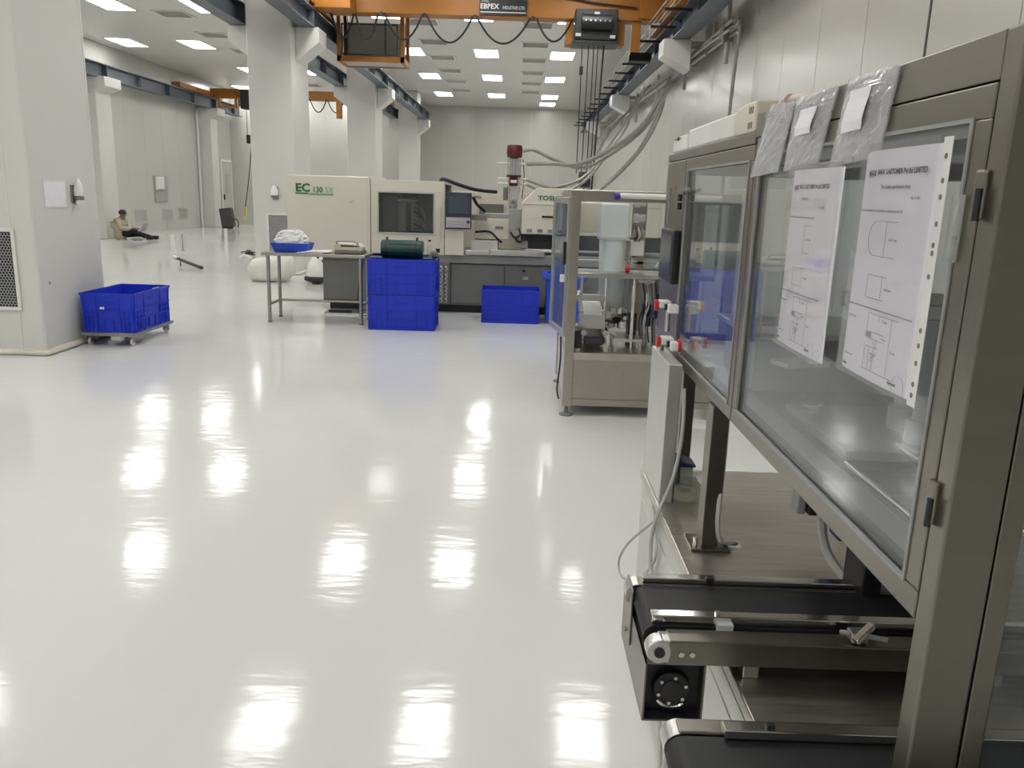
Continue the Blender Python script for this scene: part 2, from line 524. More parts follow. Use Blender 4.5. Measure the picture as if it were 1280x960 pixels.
def vent(x, y, label):
    r = thing('ceiling_vent', label, 'vent', (x, y, H), 'ceiling air vents')
    build(MB().frame('z', -0.36, 0.36, -0.36, 0.36, 0.05, -0.02, -0.001), 'vent_frame', 'white_metal', r, local=True)
    mb = MB()
    for k in range(7):
        y0 = -0.29 + k * 0.083
        mb.cbox((0, y0 + 0.04, -0.012), (0.62, 0.062, 0.006), (0.5, 0, 0))
    build(mb, 'louvre_blades', 'vent_lt', r, local=True)
    build(MB().box(-0.31, 0.31, -0.31, 0.31, -0.004, -0.001), 'duct_opening', 'vent_back', r, local=True)
    return r
pv = None
for x, nm in ((0.27, 'square louvred ceiling vent between the hose wall lights'), (-2.25, 'square louvred ceiling vent between the column row lights'),
              (-7.7, 'square louvred ceiling vent over the far aisle')):
    for k in range(-4, 6):
        y = 19.1 + 2.4 * k
        if pv is None: pv = vent(x, y, nm)
        else: dup(pv, (x, y, H), label=nm)

# ---------------------------------------------------------------- columns
def corbel(par, x0, dx, yc, w=0.56, zt=4.12, name='corbel', mt='column'):
    """bracket block with a sloped underside, reaching from x0 by dx"""
    x1 = x0 + dx
    mb = MB().prism([(x0, zt), (x1, zt), (x1, zt - 0.24), (x0, zt - 0.55)] if dx > 0 else [(x1, zt), (x0, zt), (x0, zt - 0.55), (x1, zt - 0.24)], 'y', yc - w / 2, yc + w / 2)
    return build(mb, name, mt, par, 0.012)

def column(label, x0, x1, y0, y1, both=True):
    r = thing('column', label, 'column', ((x0 + x1) / 2, (y0 + y1) / 2, 0), 'square white columns')
    box('shaft', 'column', r, x0, x1, y0, y1, 0.0, H, 0.02)
    build(MB().prism([(x0 - .05, y0 - .05), (x1 + .05, y0 - .05), (x1 + .05, y1 + .05), (x0 - .05, y1 + .05)], 'z', 0.0, 0.05), 'floor_cove', 'cove', r, 0.045)
    corbel(r, x1, 0.40, (y0 + y1) / 2)
    corbel(r, x0, -0.40, (y0 + y1) / 2)
    return r

c1 = column('massive white square column with a perforated grille and paper notice', -4.86, -4.10, 6.95, 8.05)
c2 = column('white square column standing behind the steel table and white sack', -4.6, -3.86, 14.3, 15.4)
c3 = column('white square column rising behind the tall cream machine cover', -4.6, -3.86, 22.3, 23.4)
c4 = column('slim looking white column at the far end wall', -4.6, -3.9, 31.6, 32.6)
# joints of the cladding on the big column
box('cladding_joint', 'white_metal', c1, -4.305, -4.297, 6.944, 6.951, 0.05, H)
box('cladding_joint', 'white_metal', c1, -4.104, -4.096, 8.0, 8.012, 0.05, H)

def grille(par, x0, x1, y, z0, z1, pitch, frame=0.03):
    """perforated return air grille on a face looking towards -y"""
    g = build(MB().frame('y', x0 - frame, x1 + frame, z0 - frame, z1 + frame, frame, y - 0.018, y - 0.0005), 'air_grille', 'white_metal', par, 0.003)
    box('duct_opening', 'dark_void', g, x0, x1, y - 0.004, y - 0.0005, z0, z1)
    mb = MB()
    rows = int((z1 - z0) / (pitch * 0.866)); cols = int((x1 - x0) / pitch) + 1
    ro_, ri = pitch * 0.5774, pitch * 0.5774 * 0.76
    for j in range(rows):
        for i in range(cols):
            cx = x0 + pitch * (i + (0.5 if j % 2 else 0.0)); cz = z0 + pitch * 0.866 * (j + 0.5)
            if cx > x1 - pitch * .4 or cx < x0 + pitch * .4: continue
            vs = []
            for r in (ro_, ri):
                for k in range(6):
                    t = math.radians(60 * k + 30)
                    vs.append((cx + r * math.cos(t), y - 0.010, cz + r * math.sin(t)))
            mb.add(vs, [(k, (k + 1) % 6, 6 + (k + 1) % 6, 6 + k) for k in range(6)])
    o = build(mb, 'perforated_sheet', 'mesh_grey', g)
    o['kind'] = 'stuff'
    return g
grille(c1, -4.80, -4.30, 6.95, 0.42, 1.06, 0.027)
# far grille on the second column: fine louvres
g2 = build(MB().frame('y', -4.37, -3.92, 0.28, 1.06, 0.035, 14.28, 14.2995), 'air_grille', 'white_metal', c2)
mb = MB()
for k in range(26):
    mb.cbox((-4.145, 14.285, 0.325 + k * 0.0275), (0.38, 0.006, 0.02), (0.6, 0, 0))
build(mb, 'louvre_blades', 'mesh_grey', g2)
box('duct_opening', 'vent_grey', g2, -4.335, -3.955, 14.29, 14.2995, 0.315, 1.03)

def pilaster(label, x0, x1, y0, y1):
    r = thing('column', label, 'column', ((x0 + x1) / 2, (y0 + y1) / 2, 0), 'half columns along the far aisle wall')
    box('shaft', 'column', r, x0, x1, y0, y1, 0, 4.0, 0.015)
    corbel(r, x0, x1 - x0 + 0.28, (y0 + y1) / 2, y1 - y0 + .1)
    return r
pilaster('white half column with a person leaning against it', XL, -10.98, 21.9, 22.7)
pilaster('white half column beside the door in the far aisle', XL, -10.98, 29.85, 30.5)
pr_ = thing('wall_bracket', 'white wall bracket under the crane beam beside the first black arms', 'bracket', (XR, 14.85, 3.9), 'brackets under the wall side beam')
mb = MB().prism([(2.33, 4.12), (2.80, 4.12), (2.80, 3.62), (2.33, 3.86)], 'y', 14.6, 15.1)
build(mb, 'bracket_block', 'column', pr_, 0.012)
box('bracket_arm', 'column', pr_, 2.79, XR, 14.75, 14.95, 4.03, 4.118, 0.006)
build(MB().box(XR - .02, XR, 14.55, 15.15, 4.0, 4.4), 'back_plate', 'column', pr_, 0.005)
for y in (22.7, 30.6, 6.95):
    dup(pr_, (XR, y, 3.9), label={22.7: 'white wall bracket under the crane beam above the hose bundle split', 30.6: 'white wall bracket under the crane beam close to the far wall', 6.95: 'white wall bracket above the wall behind the steel enclosure'}[y])

# ---------------------------------------------------------------- crane runway beams
def ibeam(name, label, xc, y0, y1, zb, zt, w):
    r = thing(name, label, 'beam', (xc, (y0 + y1) / 2, zb), 'crane runway beams')
    mb = MB()
    mb.box(xc - w / 2, xc + w / 2, y0, y1, zb, zb + 0.02)
    mb.box(xc - w / 2, xc + w / 2, y0, y1, zt - 0.02, zt)
    mb.box(xc - 0.008, xc + 0.008, y0, y1, zb + .02, zt - .02)
    build(mb, 'beam_section', 'beam', r)
    mb = MB()
    y = y0 + 0.05
    while y < y1:
        mb.box(xc - w / 2 + .01, xc + w / 2 - .01, y, y + 0.012, zb + .02, zt - .02)
        y += 1.95
    build(mb, 'stiffener_plates', 'beam', r)
    box('crane_rail', 'rail', r, xc - .025, xc + .025, y0, y1, zt, zt + .04)
    return r
ibeam('runway_beam', 'dark blue grey crane beam along the column row over the main bay', -3.66, -3.0, 33.4, 4.12, 4.42, 0.26)
ibeam('runway_beam', 'dark blue grey crane beam on the far aisle side of the columns', -4.82, -3.0, 32.8, 4.12, 4.46, 0.26)
ibeam('runway_beam', 'dark blue grey crane beam along the hose wall', 2.62, -3.0, 36.0, 4.12, 4.44, 0.30)
ibeam('runway_beam', 'dark crane beam along the far aisle wall above the seated person', -11.0, -3.0, 33.0, 4.10, 4.46, 0.26)

cr = thing('conductor_rail', 'row of thin conductor bars on black arms beside the hose wall beam', 'rail', (2.2, 16, 4.3))
for k in range(4):
    build(MB().cyl((2.16 + 0.03 * k, 4, 4.47 - 0.045 * k), (2.16 + 0.03 * k, 36, 4.47 - 0.045 * k), 0.011, n=6), 'conductor_bar', 'rail' if k % 2 else 'vent_grey', cr, smooth=True)
arm = None
for k in range(20):
    y = 9.3 + 1.33 * k
    if arm is None:
        arm = build(MB().box(-0.20, 0.22, -0.025, 0.025, -0.02, 0.02), 'support_arm', 'black', cr, local=True)
        o = arm
    else:
        o = arm.copy(); COL.objects.link(o)
    o.location = Vector((2.30, y, 4.30)) - cr.location
build(MB().box(2.05, 2.5, 17.0, 17.3, 4.12, 4.24), 'collector_trolley', 'hoist', cr, 0.01)

# ---------------------------------------------------------------- overhead crane in the main bay
cn = thing('overhead_crane', 'orange yellow overhead bridge crane spanning the main bay', 'crane', (-0.6, 15.2, 4.4))
box('bridge_girder', 'yellow', cn, -3.4, 2.2, 15.05, 15.40, 4.47, 4.93, 0.008)
box('end_carriage', 'yellow', cn, -3.82, -3.50, 13.9, 16.7, 4.47, 4.72, 0.012)
box('end_carriage', 'yellow', cn, 2.35, 2.75, 13.9, 16.7, 4.49, 4.74, 0.012)
box('drive_cover', 'yellow', cn, -3.72, -2.92, 14.55, 15.04, 4.43, 4.78, 0.012)
box('girder_extension', 'yellow', cn, 1.95, 2.42, 15.0, 15.35, 4.50, 4.95, 0.008)
box('collector_arm', 'yellow', cn, 1.84, 2.0, 15.1, 15.2, 3.98, 4.5, 0.005)
for yy in (14.1, 16.3):
    build(MB().cyl((-3.80, yy, 4.47), (-3.52, yy, 4.47), 0.09, n=16), 'wheel', 'rail', cn, smooth=True)
# service platform hanging behind the girder
pf = MB()
x0, x1, y0, y1, z0, z1 = -3.46, -2.22, 15.95, 16.75, 3.80, 4.55
pf.box(x0, x1, y0, y0 + .07, z0, z0 + .10); pf.box(x0, x1, y1 - .07, y1, z0, z0 + .10)
pf.box(x0, x0 + .07, y0, y1, z0, z0 + .10); pf.box(x1 - .07, x1, y0, y1, z0, z0 + .10)
for a, b in ((x0, y0), (x1 - .07, y0), (x0, y1 - .07), (x1 - .07, y1 - .07)):
    pf.box(a, a + .07, b, b + .07, z0 + .1, 4.8)
pfo = build(pf, 'platform_frame', 'yellow', cn, 0.006)
box('platform_floor', 'vent_grey', pfo, x0 + .07, x1 - .07, y0 + .07, y1 - .07, z0 + .02, z0 + .04)
box('back_plate', 'vent_grey', pfo, x0 + .07, x1 - .07, y1 - .10, y1 - .075, z0 + .1, 4.6)
build(MB().frame('y', x0 + .08, x1 - .12, z0 + .12, 4.46, 0.02, y0 + .03, y0 + .05), 'guard_rail', 'black', pfo)
box('panel_post', 'black', pfo, x0 + .11, x0 + .17, y0 + .1, y0 + .16, z0 + .1, 4.6)
box('panel_post', 'beam', pfo, x1 - .42, x1 - .38, y0 + .35, y0 + .39, z0 + .1, 4.6)
# festoon cable loops
att = [(-3.35, -2.95, .40), (-2.93, -2.54, .42), (-2.42, -1.78, .40), (-1.70, -0.91, .43), (-0.84, 0.08, .42), (0.19, 0.80, .36)]
for a, b, sag in att:
    pts = []
    for k in range(9):
        t = k / 8
        pts.append((a + (b - a) * t, 15.02, 4.45 - sag * (1 - (2 * t - 1) ** 2)))
    build(MB().tube(pts, 0.017, 8, 3), 'festoon_cable', 'rubber', cn, smooth=True)
for a in (-3.35, -2.94, -2.48, -1.74, -0.88, 0.13):
    box('cable_clamp', 'hoist', cn, a - .03, a + .03, 15.0, 15.05, 4.42, 4.48)
# maker's plate
sp = box('name_plate', 'black', cn, -0.80, 0.02, 15.02, 15.048, 4.49, 4.74, 0.003)
lettering('EBPEX', 0.115, 'ink_white', sp, (-0.785, 15.018, 4.585), (1, 0, 0), (0, 0, 1), bold=0.002)
lettering('INDUSTRIES LTD.', 0.070, 'ink_white', sp, (-0.40, 15.018, 4.585), (1, 0, 0), (0, 0, 1), xscale=.72)
box('lettering_line', 'ink_white', sp, -0.78, 0.0, 15.017, 15.02, 4.525, 4.537)
lettering('S.W.L.', 0.05, 'ink_white', sp, (-0.76, 15.018, 4.69), (1, 0, 0), (0, 0, 1))
build(MB().tube([(-2.9, 15.03, 4.80), (-2.4, 15.0, 4.73), (-1.6, 15.0, 4.78), (0.4, 15.0, 4.80), (1.2, 15.0, 4.72), (1.9, 15.0, 4.66)], 0.014, 6, 5), 'power_cable', 'rubber', cn, smooth=True)

# rope hoist on the girder
hs = thing('rope_hoist', 'black electric rope hoist hanging under the yellow girder with hook block', 'hoist', (1.2, 15.0, 4.1))
box('motor_housing', 'hoist', hs, 0.84, 1.56, 14.75, 15.04, 4.08, 4.58, 0.02)
box('side_plate', 'yellow', hs, 0.70, 0.84, 15.06, 15.40, 4.06, 4.42, 0.008)
box('side_plate', 'yellow', hs, 1.56, 1.72, 15.06, 15.40, 4.06, 4.42, 0.008)
box('base_tray', 'black', hs, 0.80, 1.60, 14.72, 15.30, 4.03, 4.07, 0.004)
build(MB().cyl((0.95, 14.73, 4.36), (1.45, 14.73, 4.36), 0.13, n=18), 'rope_drum', 'black', hs, smooth=True)
for k in range(6): build(MB().cyl((1.0 + k * .08, 14.60, 4.36), (1.02 + k * .08, 14.60, 4.36), 0.02, n=8), 'drum_bolt', 'rail', hs)
for a, b in ((0.90, 4.16), (1.48, 4.14), (1.2, 4.5)):
    build(MB().cbox((a, 14.735, b), (0.09, 0.04, 0.05)), 'terminal_box', 'grey_lt', hs, 0.004)
for x in (1.08, 1.17, 1.24):
    build(MB().cyl((x, 14.95, 1.86), (x + 0.02, 14.95, 4.05), 0.009, n=6), 'rope', 'black', hs, smooth=True)
build(MB().tube([(1.36, 14.95, 4.05), (1.345, 14.95, 3.6), (1.31, 14.95, 2.6), (1.27, 14.95, 1.5)], 0.016, 6, 4), 'pendant_cable', 'black', hs, smooth=True)
build(MB().cyl((0.99, 14.95, 1.9), (0.99, 14.95, 4.05), 0.009, n=6), 'limit_cord', 'black', hs)
build(MB().cbox((0.99, 14.95, 3.62), (0.06, 0.06, 0.14)), 'limit_weight', 'black', hs, 0.008)
hb = build(MB().cyl((1.04, 14.95, 1.79), (1.24, 14.95, 1.79), 0.14, n=20), 'hook_block', 'hoist', hs, 0.01, True)
build(MB().tube([(1.14, 14.95, 1.66), (1.14, 14.95, 1.48), (1.20, 14.95, 1.42), (1.16, 14.95, 1.36), (1.09, 14.95, 1.38)], 0.022, 8), 'hook', 'rail', hb, smooth=True)

# second crane over the far aisle
cl = thing('overhead_crane', 'orange yellow bridge crane over the far aisle behind the columns', 'crane', (-8, 30.0, 4.5))
box('bridge_girder', 'yellow', cl, -11.0, -4.8, 30.0, 30.35, 4.50, 4.80, 0.01)
box('end_carriage', 'yellow', cl, -11.2, -10.9, 27.2, 31.0, 4.50, 4.66, 0.01)
box('end_carriage', 'yellow', cl, -4.95, -4.7, 28.6, 31.2, 4.50, 4.72, 0.01)
build(MB().frame('y', -10.6, -9.95, 4.12, 4.50, 0.07, 29.6, 29.7), 'platform_frame', 'yellow', cl)
box('hanger_arm', 'yellow', cl, -6.55, -6.35, 29.9, 30.0, 3.9, 4.55, 0.006)
for k in range(4):
    a, b = -8.1 + k * 0.62, -7.52 + k * 0.62
    pts = [(a + (b - a) * t / 6, 29.97, 4.52 - .42 * (1 - (t / 3 - 1) ** 2)) for t in range(7)]
    build(MB().tube(pts, 0.02, 6, 3), 'festoon_cable', 'rubber', cl, smooth=True)
h2 = thing('rope_hoist', 'black electric hoist of the far aisle crane with hanging cable', 'hoist', (-9.55, 29.6, 4.2))
box('motor_housing', 'hoist', h2, -9.8, -9.25, 29.55, 29.998, 4.10, 4.72, 0.03)
box('motor_housing', 'grey_dk', h2, -9.95, -9.8, 29.72, 29.95, 4.2, 4.45, 0.03)
for x in (-9.66, -9.5): build(MB().cyl((x, 29.75, 3.2), (x, 29.75, 4.1), 0.012, n=6), 'rope', 'black', h2)
build(MB().cbox((-9.57, 29.75, 3.1), (0.24, 0.16, 0.3)), 'hook_block', 'hoist', h2, 0.03)
h3 = thing('rope_hoist', 'small dark hoist on the far crane seen between the columns', 'hoist', (-5.6, 29.6, 4.2))
box('motor_housing', 'hoist', h3, -5.75, -5.35, 29.95, 30.3, 4.1, 4.50, 0.03)
build(MB().cyl((-5.55, 30.1, 3.6), (-5.55, 30.1, 4.1), 0.012, n=6), 'rope', 'black', h3)
pn = thing('pendant_control', 'yellow crane pendant control hanging on a black cable in the far aisle', 'controller', (-9.62, 29.0, 0.45))
build(MB().tube([(-9.4, 29.75, 4.3), (-9.42, 29.7, 4.0), (-9.5, 29.4, 2.2), (-9.60, 29.0, 0.75)], 0.016, 6), 'cable', 'black', pn, smooth=True)
build(MB().cbox((-9.60, 29.0, 0.62), (0.09, 0.07, 0.30), (0, 0.08, 0)), 'handset', 'yellow_bright', pn, 0.015)
for k in range(4): build(MB().cyl((-9.60, 28.966, 0.52 + k * .06), (-9.60, 28.955, 0.52 + k * .06), 0.015, n=8), 'push_button', 'black', pn)
build(MB().tube([(-9.60, 29.0, 0.47), (-9.66, 29, .40), (-9.60, 29, .34), (-9.55, 29, .42)], 0.012, 6), 'lanyard', 'yellow_bright', pn, smooth=True)

# ================================================================ injection moulding machine
im = thing('injection_moulding_machine', 'long cream and dark grey injection moulding machine behind the blue crates', 'machine', (-0.4, 10.9, 0))
IY = 10.28
bs = box('machine_base', 'grey_dk', im, -2.47, 2.2, IY + .06, 11.7, 0.10, 0.70, 0.008)
box('toe_recess', 'black', im, -2.40, 2.15, IY + .12, 11.6, 0.0, 0.10)
for x0, x1 in ((-2.45, -1.75), (-1.74, -1.02), (-0.84, -0.17), (-0.15, 0.55), (0.57, 1.35), (1.37, 2.18)):
    p = box('base_panel', 'grey_dk', im, x0, x1, IY + .035, IY + .06, 0.13, 0.615, 0.006)
    if x0 == -0.15:
        box('door_lock', 'black', p, 0.06, 0.10, IY + .025, IY + .035, 0.545, 0.575, 0.003)
        for k in range(2): box('rating_plate', 'offwhite', p, 0.07, 0.14, IY + .03, IY + .035, 0.475 - .022 * k, 0.487 - .022 * k)
for x in (-2.2, -1.2, -0.3, 0.6, 1.6):
    build(MB().cyl((x, IY + .2, 0.0), (x, IY + .2, 0.06), 0.06, n=14), 'levelling_pad', 'black', im, smooth=True)
box('bed_rail', 'grey_md', im, -1.0, 2.2, IY + .02, 11.65, 0.635, 0.76, 0.006)
# clamp side cover
cc = MB().prism([(-2.88, 0.70), (-1.87, 0.70), (-1.87, 1.652), (-2.86, 1.652), (-2.88, 1.63)], 'y', IY - .03, 11.55)
cc = build(cc, 'clamp_cover', 'cream', im, 0.012)
lettering('EC', 0.135, 'green', cc, (-2.765, IY - .034, 1.455), (1, 0, 0), (0, 0, 1), bold=0.005, xscale=1.12)
lettering('130', 0.095, 'green', cc, (-2.555, IY - .034, 1.448), (1, 0, 0), (0, 0, 1), bold=0.002, xscale=0.9)
lettering('SX', 0.095, 'green_lt', cc, (-2.40, IY - .034, 1.448), (1, 0, 0), (0, 0, 1), xscale=0.9)
box('printed_band', 'green', cc, -2.765, -2.61, IY - .034, IY - .03, 1.425, 1.441)
box('printed_band', 'green_lt', cc, -2.60, -2.30, IY - .034, IY - .03, 1.418, 1.436)
lettering('A7', 0.05, 'ink_grey', cc, (-2.10, IY - .034, 1.33), (1, 0, 0), (0, 0, 1))
box('cover_lip', 'cream', cc, -1.875, -1.845, IY - .035, 11.5, 0.70, 1.66, 0.006)
# safety gate with window
gt = MB()
gx0, gx1, gz0, gz1 = -1.84, -0.925, 0.73, 1.625
wx0, wx1, wz0, wz1 = -1.76, -1.045, 0.975, 1.49
for b in ((gx0, gx1, gz0, wz0), (gx0, gx1, wz1, gz1), (gx0, wx0, wz0, wz1), (wx1, gx1, wz0, wz1)):
    gt.box(b[0], b[1], IY - .02, IY + .03, b[2], b[3])
gt = build(gt, 'safety_gate', 'cream', im, 0.004)
build(MB().frame('y', wx0, wx1, wz0, wz1, 0.018, IY - .028, IY - .018), 'window_trim', 'grey_lt', gt, 0.002)
box('window_pane', 'glass_dark', gt, wx0 + .018, wx1 - .018, IY - .012, IY - .004, wz0 + .018, wz1 - .018)
build(MB().tube([(-0.975, IY - .02, 0.96), (-0.975, IY - .06, 0.97), (-0.975, IY - .06, 1.30), (-0.975, IY - .02, 1.31)], 0.010, 8, 4), 'gate_handle', 'offwhite', gt, smooth=True)
box('gate_switch', 'black', gt, -1.03, -0.98, IY - .03, IY - .02, 0.76, 0.81, 0.003)
box('gate_roof', 'cream', im, gx0, gx1, IY + .03, 11.5, 1.59, 1.625, 0.004)
# mould space behind the window
box('mould_chamber', 'grey_md', im, gx0, gx1, 11.2, 11.25, 0.75, 1.59)
box('fixed_platen', 'grey_dk', im, -1.28, -1.10, IY + .15, 11.1, 0.8, 1.50, 0.01)
box('moving_platen', 'grey_md', im, -1.72, -1.55, IY + .15, 11.1, 0.8, 1.45, 0.01)
for z in (0.95, 1.38):
    for y in (IY + .25, 11.0):
        build(MB().cyl((-1.84, y, z), (-0.9, y, z), 0.035, n=14), 'tie_bar', 'chrome', im, smooth=True)
box('mould_half', 'steel_lt', im, -1.55, -1.44, IY + .25, 10.95, 1.0, 1.36, 0.005)
box('mould_half', 'steel_lt', im, -1.38, -1.28, IY + .25, 10.95, 1.0, 1.36, 0.005)
for k in range(7):
    x = -1.27 + .03 * (k % 3); z = 1.05 + .05 * k
    build(MB().tube([(-1.33, IY + .24, z), (-1.30, IY + .17, z - .02), (-1.20, IY + .15, z - .06 - .01 * k), (-1.15, IY + .16, 0.85)], 0.009, 6, 4), 'water_hose', ('grey_lt', 'rubber', 'cable_grey')[k % 3], im, smooth=True)
# control console
cp = box('control_console', 'bezel', im, -0.91, -0.59, IY - .10, IY - .03, 1.06, 1.50, 0.008)
box('screen', 'screen', cp, -0.875, -0.63, IY - .106, IY - .099, 1.245, 1.465, 0.002)
box('keypad', 'key', cp, -0.90, -0.60, IY - .106, IY - .099, 1.075, 1.20, 0.002)
kb = None
for j in range(3):
    for i in range(7):
        if kb is None:
            kb = build(MB().box(-.013, .013, -.004, .004, -.010, .010), 'key_button', 'grey_lt', cp, local=True); o = kb
        else:
            o = kb.copy(); COL.objects.link(o)
        o.location = Vector((-0.885 + i * .036, IY - .108, 1.095 + j * .036)) - worldloc(cp)
build(MB().cyl((-0.625, IY - .10, 1.15), (-0.625, IY - .125, 1.15), 0.018, n=14), 'stop_button', 'black', cp, smooth=True)
box('console_pedestal', 'cream', im, -0.915, -0.68, IY - .06, IY + .1, 0.735, 1.055, 0.008)
build(MB().tube([(-1.00, IY + .2, 1.62), (-0.95, IY + .0, 1.655), (-0.78, IY + .0, 1.60), (-0.55, IY + .1, 1.54), (-0.30, IY + .3, 1.52)], 0.022, 8), 'loom_hose', 'rubber', im, smooth=True)
build(MB().tube([(-0.58, IY + .05, 1.45), (-0.53, IY + .1, 1.36), (-0.44, IY + .2, 1.28)], 0.02, 8), 'loom_hose', 'rubber', im, smooth=True)
box('console_arm', 'grey_dk', im, -0.59, -0.40, IY + .0, IY + .12, 1.17, 1.24, 0.006)
box('rear_gate_window', 'grey_dk', im, -0.55, -0.22, 11.4, 11.45, 1.04, 1.36, 0.006)
box('rear_gate', 'cream', im, -0.92, 0.1, 11.45, 11.5, 0.75, 1.52, 0.006)
box('rating_label', 'grey_md', im, -0.62, -0.53, 11.44, 11.45, 1.43, 1.46)
# injection unit
box('nozzle_guard', 'cream', im, -0.57, -0.12, IY + .25, 11.1, 0.93, 1.19, 0.008)
box('guard_step', 'grey_md', im, -0.45, -0.02, IY + .32, 11.0, 1.19, 1.25, 0.006)
box('hopper_block', 'grey_md', im, -0.13, 0.03, IY + .12, 11.0, 1.06, 1.32, 0.008)
box('warning_label', 'ink_white', im, -0.355, -0.31, IY + .245, IY + .25, 1.06, 1.10)
box('warning_label', 'grey_dk', im, -0.30, -0.20, IY + .245, IY + .25, 1.06, 1.095)
lettering('EC130SX', 0.035, 'ink_grey', im, (-0.48, IY + .246, 0.985), (1, 0, 0), (0, 0, 1))
box('slide_cover', 'grey_lt', im, -0.60, -0.26, IY + .06, 11.0, 0.76, 0.92, 0.006)
box('slide_guard', 'alu', im, -0.66, -0.36, IY - .01, IY + .06, 0.745, 0.80, 0.004)
box('slide_guard', 'alu', im, -0.355, 0.33, IY - .03, IY + .06, 0.745, 0.815, 0.004)
iu = MB().prism([(0.03, 1.02), (1.75, 1.02), (1.75, 1.585), (0.21, 1.585), (0.03, 1.40)], 'y', IY + .02, 11.2)
iu = build(iu, 'injection_cover', 'cream', im, 0.010)
lettering('TOSHIBA', 0.075, 'green', iu, (0.225, IY + .017, 1.44), (1, 0, 0), (0, 0, 1), bold=0.0025, xscale=1.25)
lettering('A', 0.055, 'ink', iu, (0.52, IY + .017, 1.515), (1, 0, 0), (0, 0, 1), bold=0.002)
box('cover_slot', 'black', iu, 0.28, 0.46, IY + .012, IY + .02, 1.225, 1.25)
for k in range(4):
    box('warning_label', 'grey_dk' if k % 2 else 'ink_grey', iu, 0.10 + .13 * k, 0.165 + .13 * k, IY + .014, IY + .02, 1.045, 1.085)
box('cover_fold', 'cream', iu, 0.03, 1.75, IY + .012, IY + .02, 1.385, 1.395, 0.002)
box('drive_well', 'black', im, 0.03, 1.8, IY + .15, 11.2, 0.83, 1.02)
box('carriage', 'grey_md', im, -0.05, 0.12, IY + .08, IY + .4, 0.84, 0.93, 0.006)
for k, (a, b) in enumerate(((-0.55, 0.93), (-0.10, 1.03), (-0.05, 0.98))):
    build(MB().tube([(a, IY + .18, b + .09), (a + .18, IY + .12, b + .10), (a + .28, IY + .10, b + .02), (a + .34, IY + .10, 0.90)] if k == 0 else
                    [(a, IY + .1, b), (a + .05, IY + .04, b - .06), (a + .12, IY + .05, b - .02), (a + .10, IY + .1, b + .05)], 0.014, 8), 'loom_hose', 'rubber', im, smooth=True)
# cooling water manifold between the base panels
mf = box('water_manifold', 'grey_dk', im, -1.01, -0.855, IY + .01, IY + .06, 0.12, 0.64, 0.004)
mbw = MB(); mbr = MB()
for j in range(9):
    for i in range(2):
        z = 0.20 + j * .05; x = -0.97 + .06 * i
        mbw.cyl((x, IY + .01, z), (x + .01, IY - .035, z - .012), 0.014, n=8)
        mbr.tube([(x + .01, IY - .03, z - .01), (x + .03, IY - .05, z - .035), (x + .01, IY - .045, z - .06)], 0.007, 6, 3)
o = build(mbw, 'hose_nipples', 'alu', mf, smooth=True); o['kind'] = 'stuff'
o = build(mbr, 'hose_tails', 'cable_grey', mf, smooth=True); o['kind'] = 'stuff'

# material loader standing on the hopper block
ld = thing('material_loader', 'vacuum material loader with dark red head and glass tubes on the moulding machine', 'loader', (-0.06, 10.62, 1.32))
cx, cy = -0.085, 10.62
build(MB().lathe((cx, cy, 0), [(0.05, 1.935), (0.092, 1.95), (0.10, 1.99), (0.10, 2.07), (0.085, 2.10), (0.03, 2.105)], 20), 'loader_head', 'dark_red', ld, smooth=True)
build(MB().lathe((cx, cy, 0), [(0.088, 1.73), (0.088, 1.935)], 20), 'glass_tube', 'tube_glass', ld, smooth=True)
build(MB().lathe((cx, cy, 0), [(0.06, 1.60), (0.072, 1.62), (0.072, 1.70), (0.095, 1.715), (0.095, 1.735), (0.04, 1.735)], 18), 'loader_collar', 'dark_red', ld, smooth=True)
box('collar_label', 'ink_white', ld, cx - .04, cx + .04, cy - .08, cy - .072, 1.64, 1.675)
build(MB().lathe((cx, cy, 0), [(0.03, 1.36), (0.075, 1.44), (0.085, 1.60)], 18), 'glass_cone', 'tube_glass', ld, smooth=True)
build(MB().lathe((cx, cy, 0), [(0.05, 1.32), (0.05, 1.36), (0.03, 1.38), (0.028, 1.42)], 14), 'outlet_flange', 'grey_md', ld, smooth=True)
for k in range(4):
    t = math.radians(45 + 90 * k)
    build(MB().cyl((cx + .082 * math.cos(t), cy + .082 * math.sin(t), 1.36), (cx + .082 * math.cos(t), cy + .082 * math.sin(t), 1.95), 0.007, n=6), 'tie_rod', 'chrome', ld, smooth=True)
build(MB().lathe((cx, cy, 0), [(0.03, 1.74), (0.03, 1.93)], 10), 'filter_core', 'grey_lt', ld, smooth=True)
for z, xa in ((1.875, -.12), (1.69, -.10), (1.63, -.10)):
    build(MB().cyl((cx + .08, cy, z), (cx + xa - .10, cy, z), 0.011, n=8), 'stub_pipe', 'alu', ld, smooth=True)
    build(MB().cyl((cx + .08, cy, z), (cx + .17, cy, z), 0.014, n=8), 'hose_coupling', 'alu', ld, smooth=True)
build(MB().cyl((cx - .10, cy - .03, 1.42), (cx - .10, cy - .03, 1.58), 0.03, n=12), 'side_motor', 'grey_dk', ld, smooth=True)
build(MB().tube([(cx + .11, cy, 1.93), (cx + .13, cy, 1.7), (cx + .11, cy, 1.45)], 0.006, 6), 'air_line', 'black', ld, smooth=True)

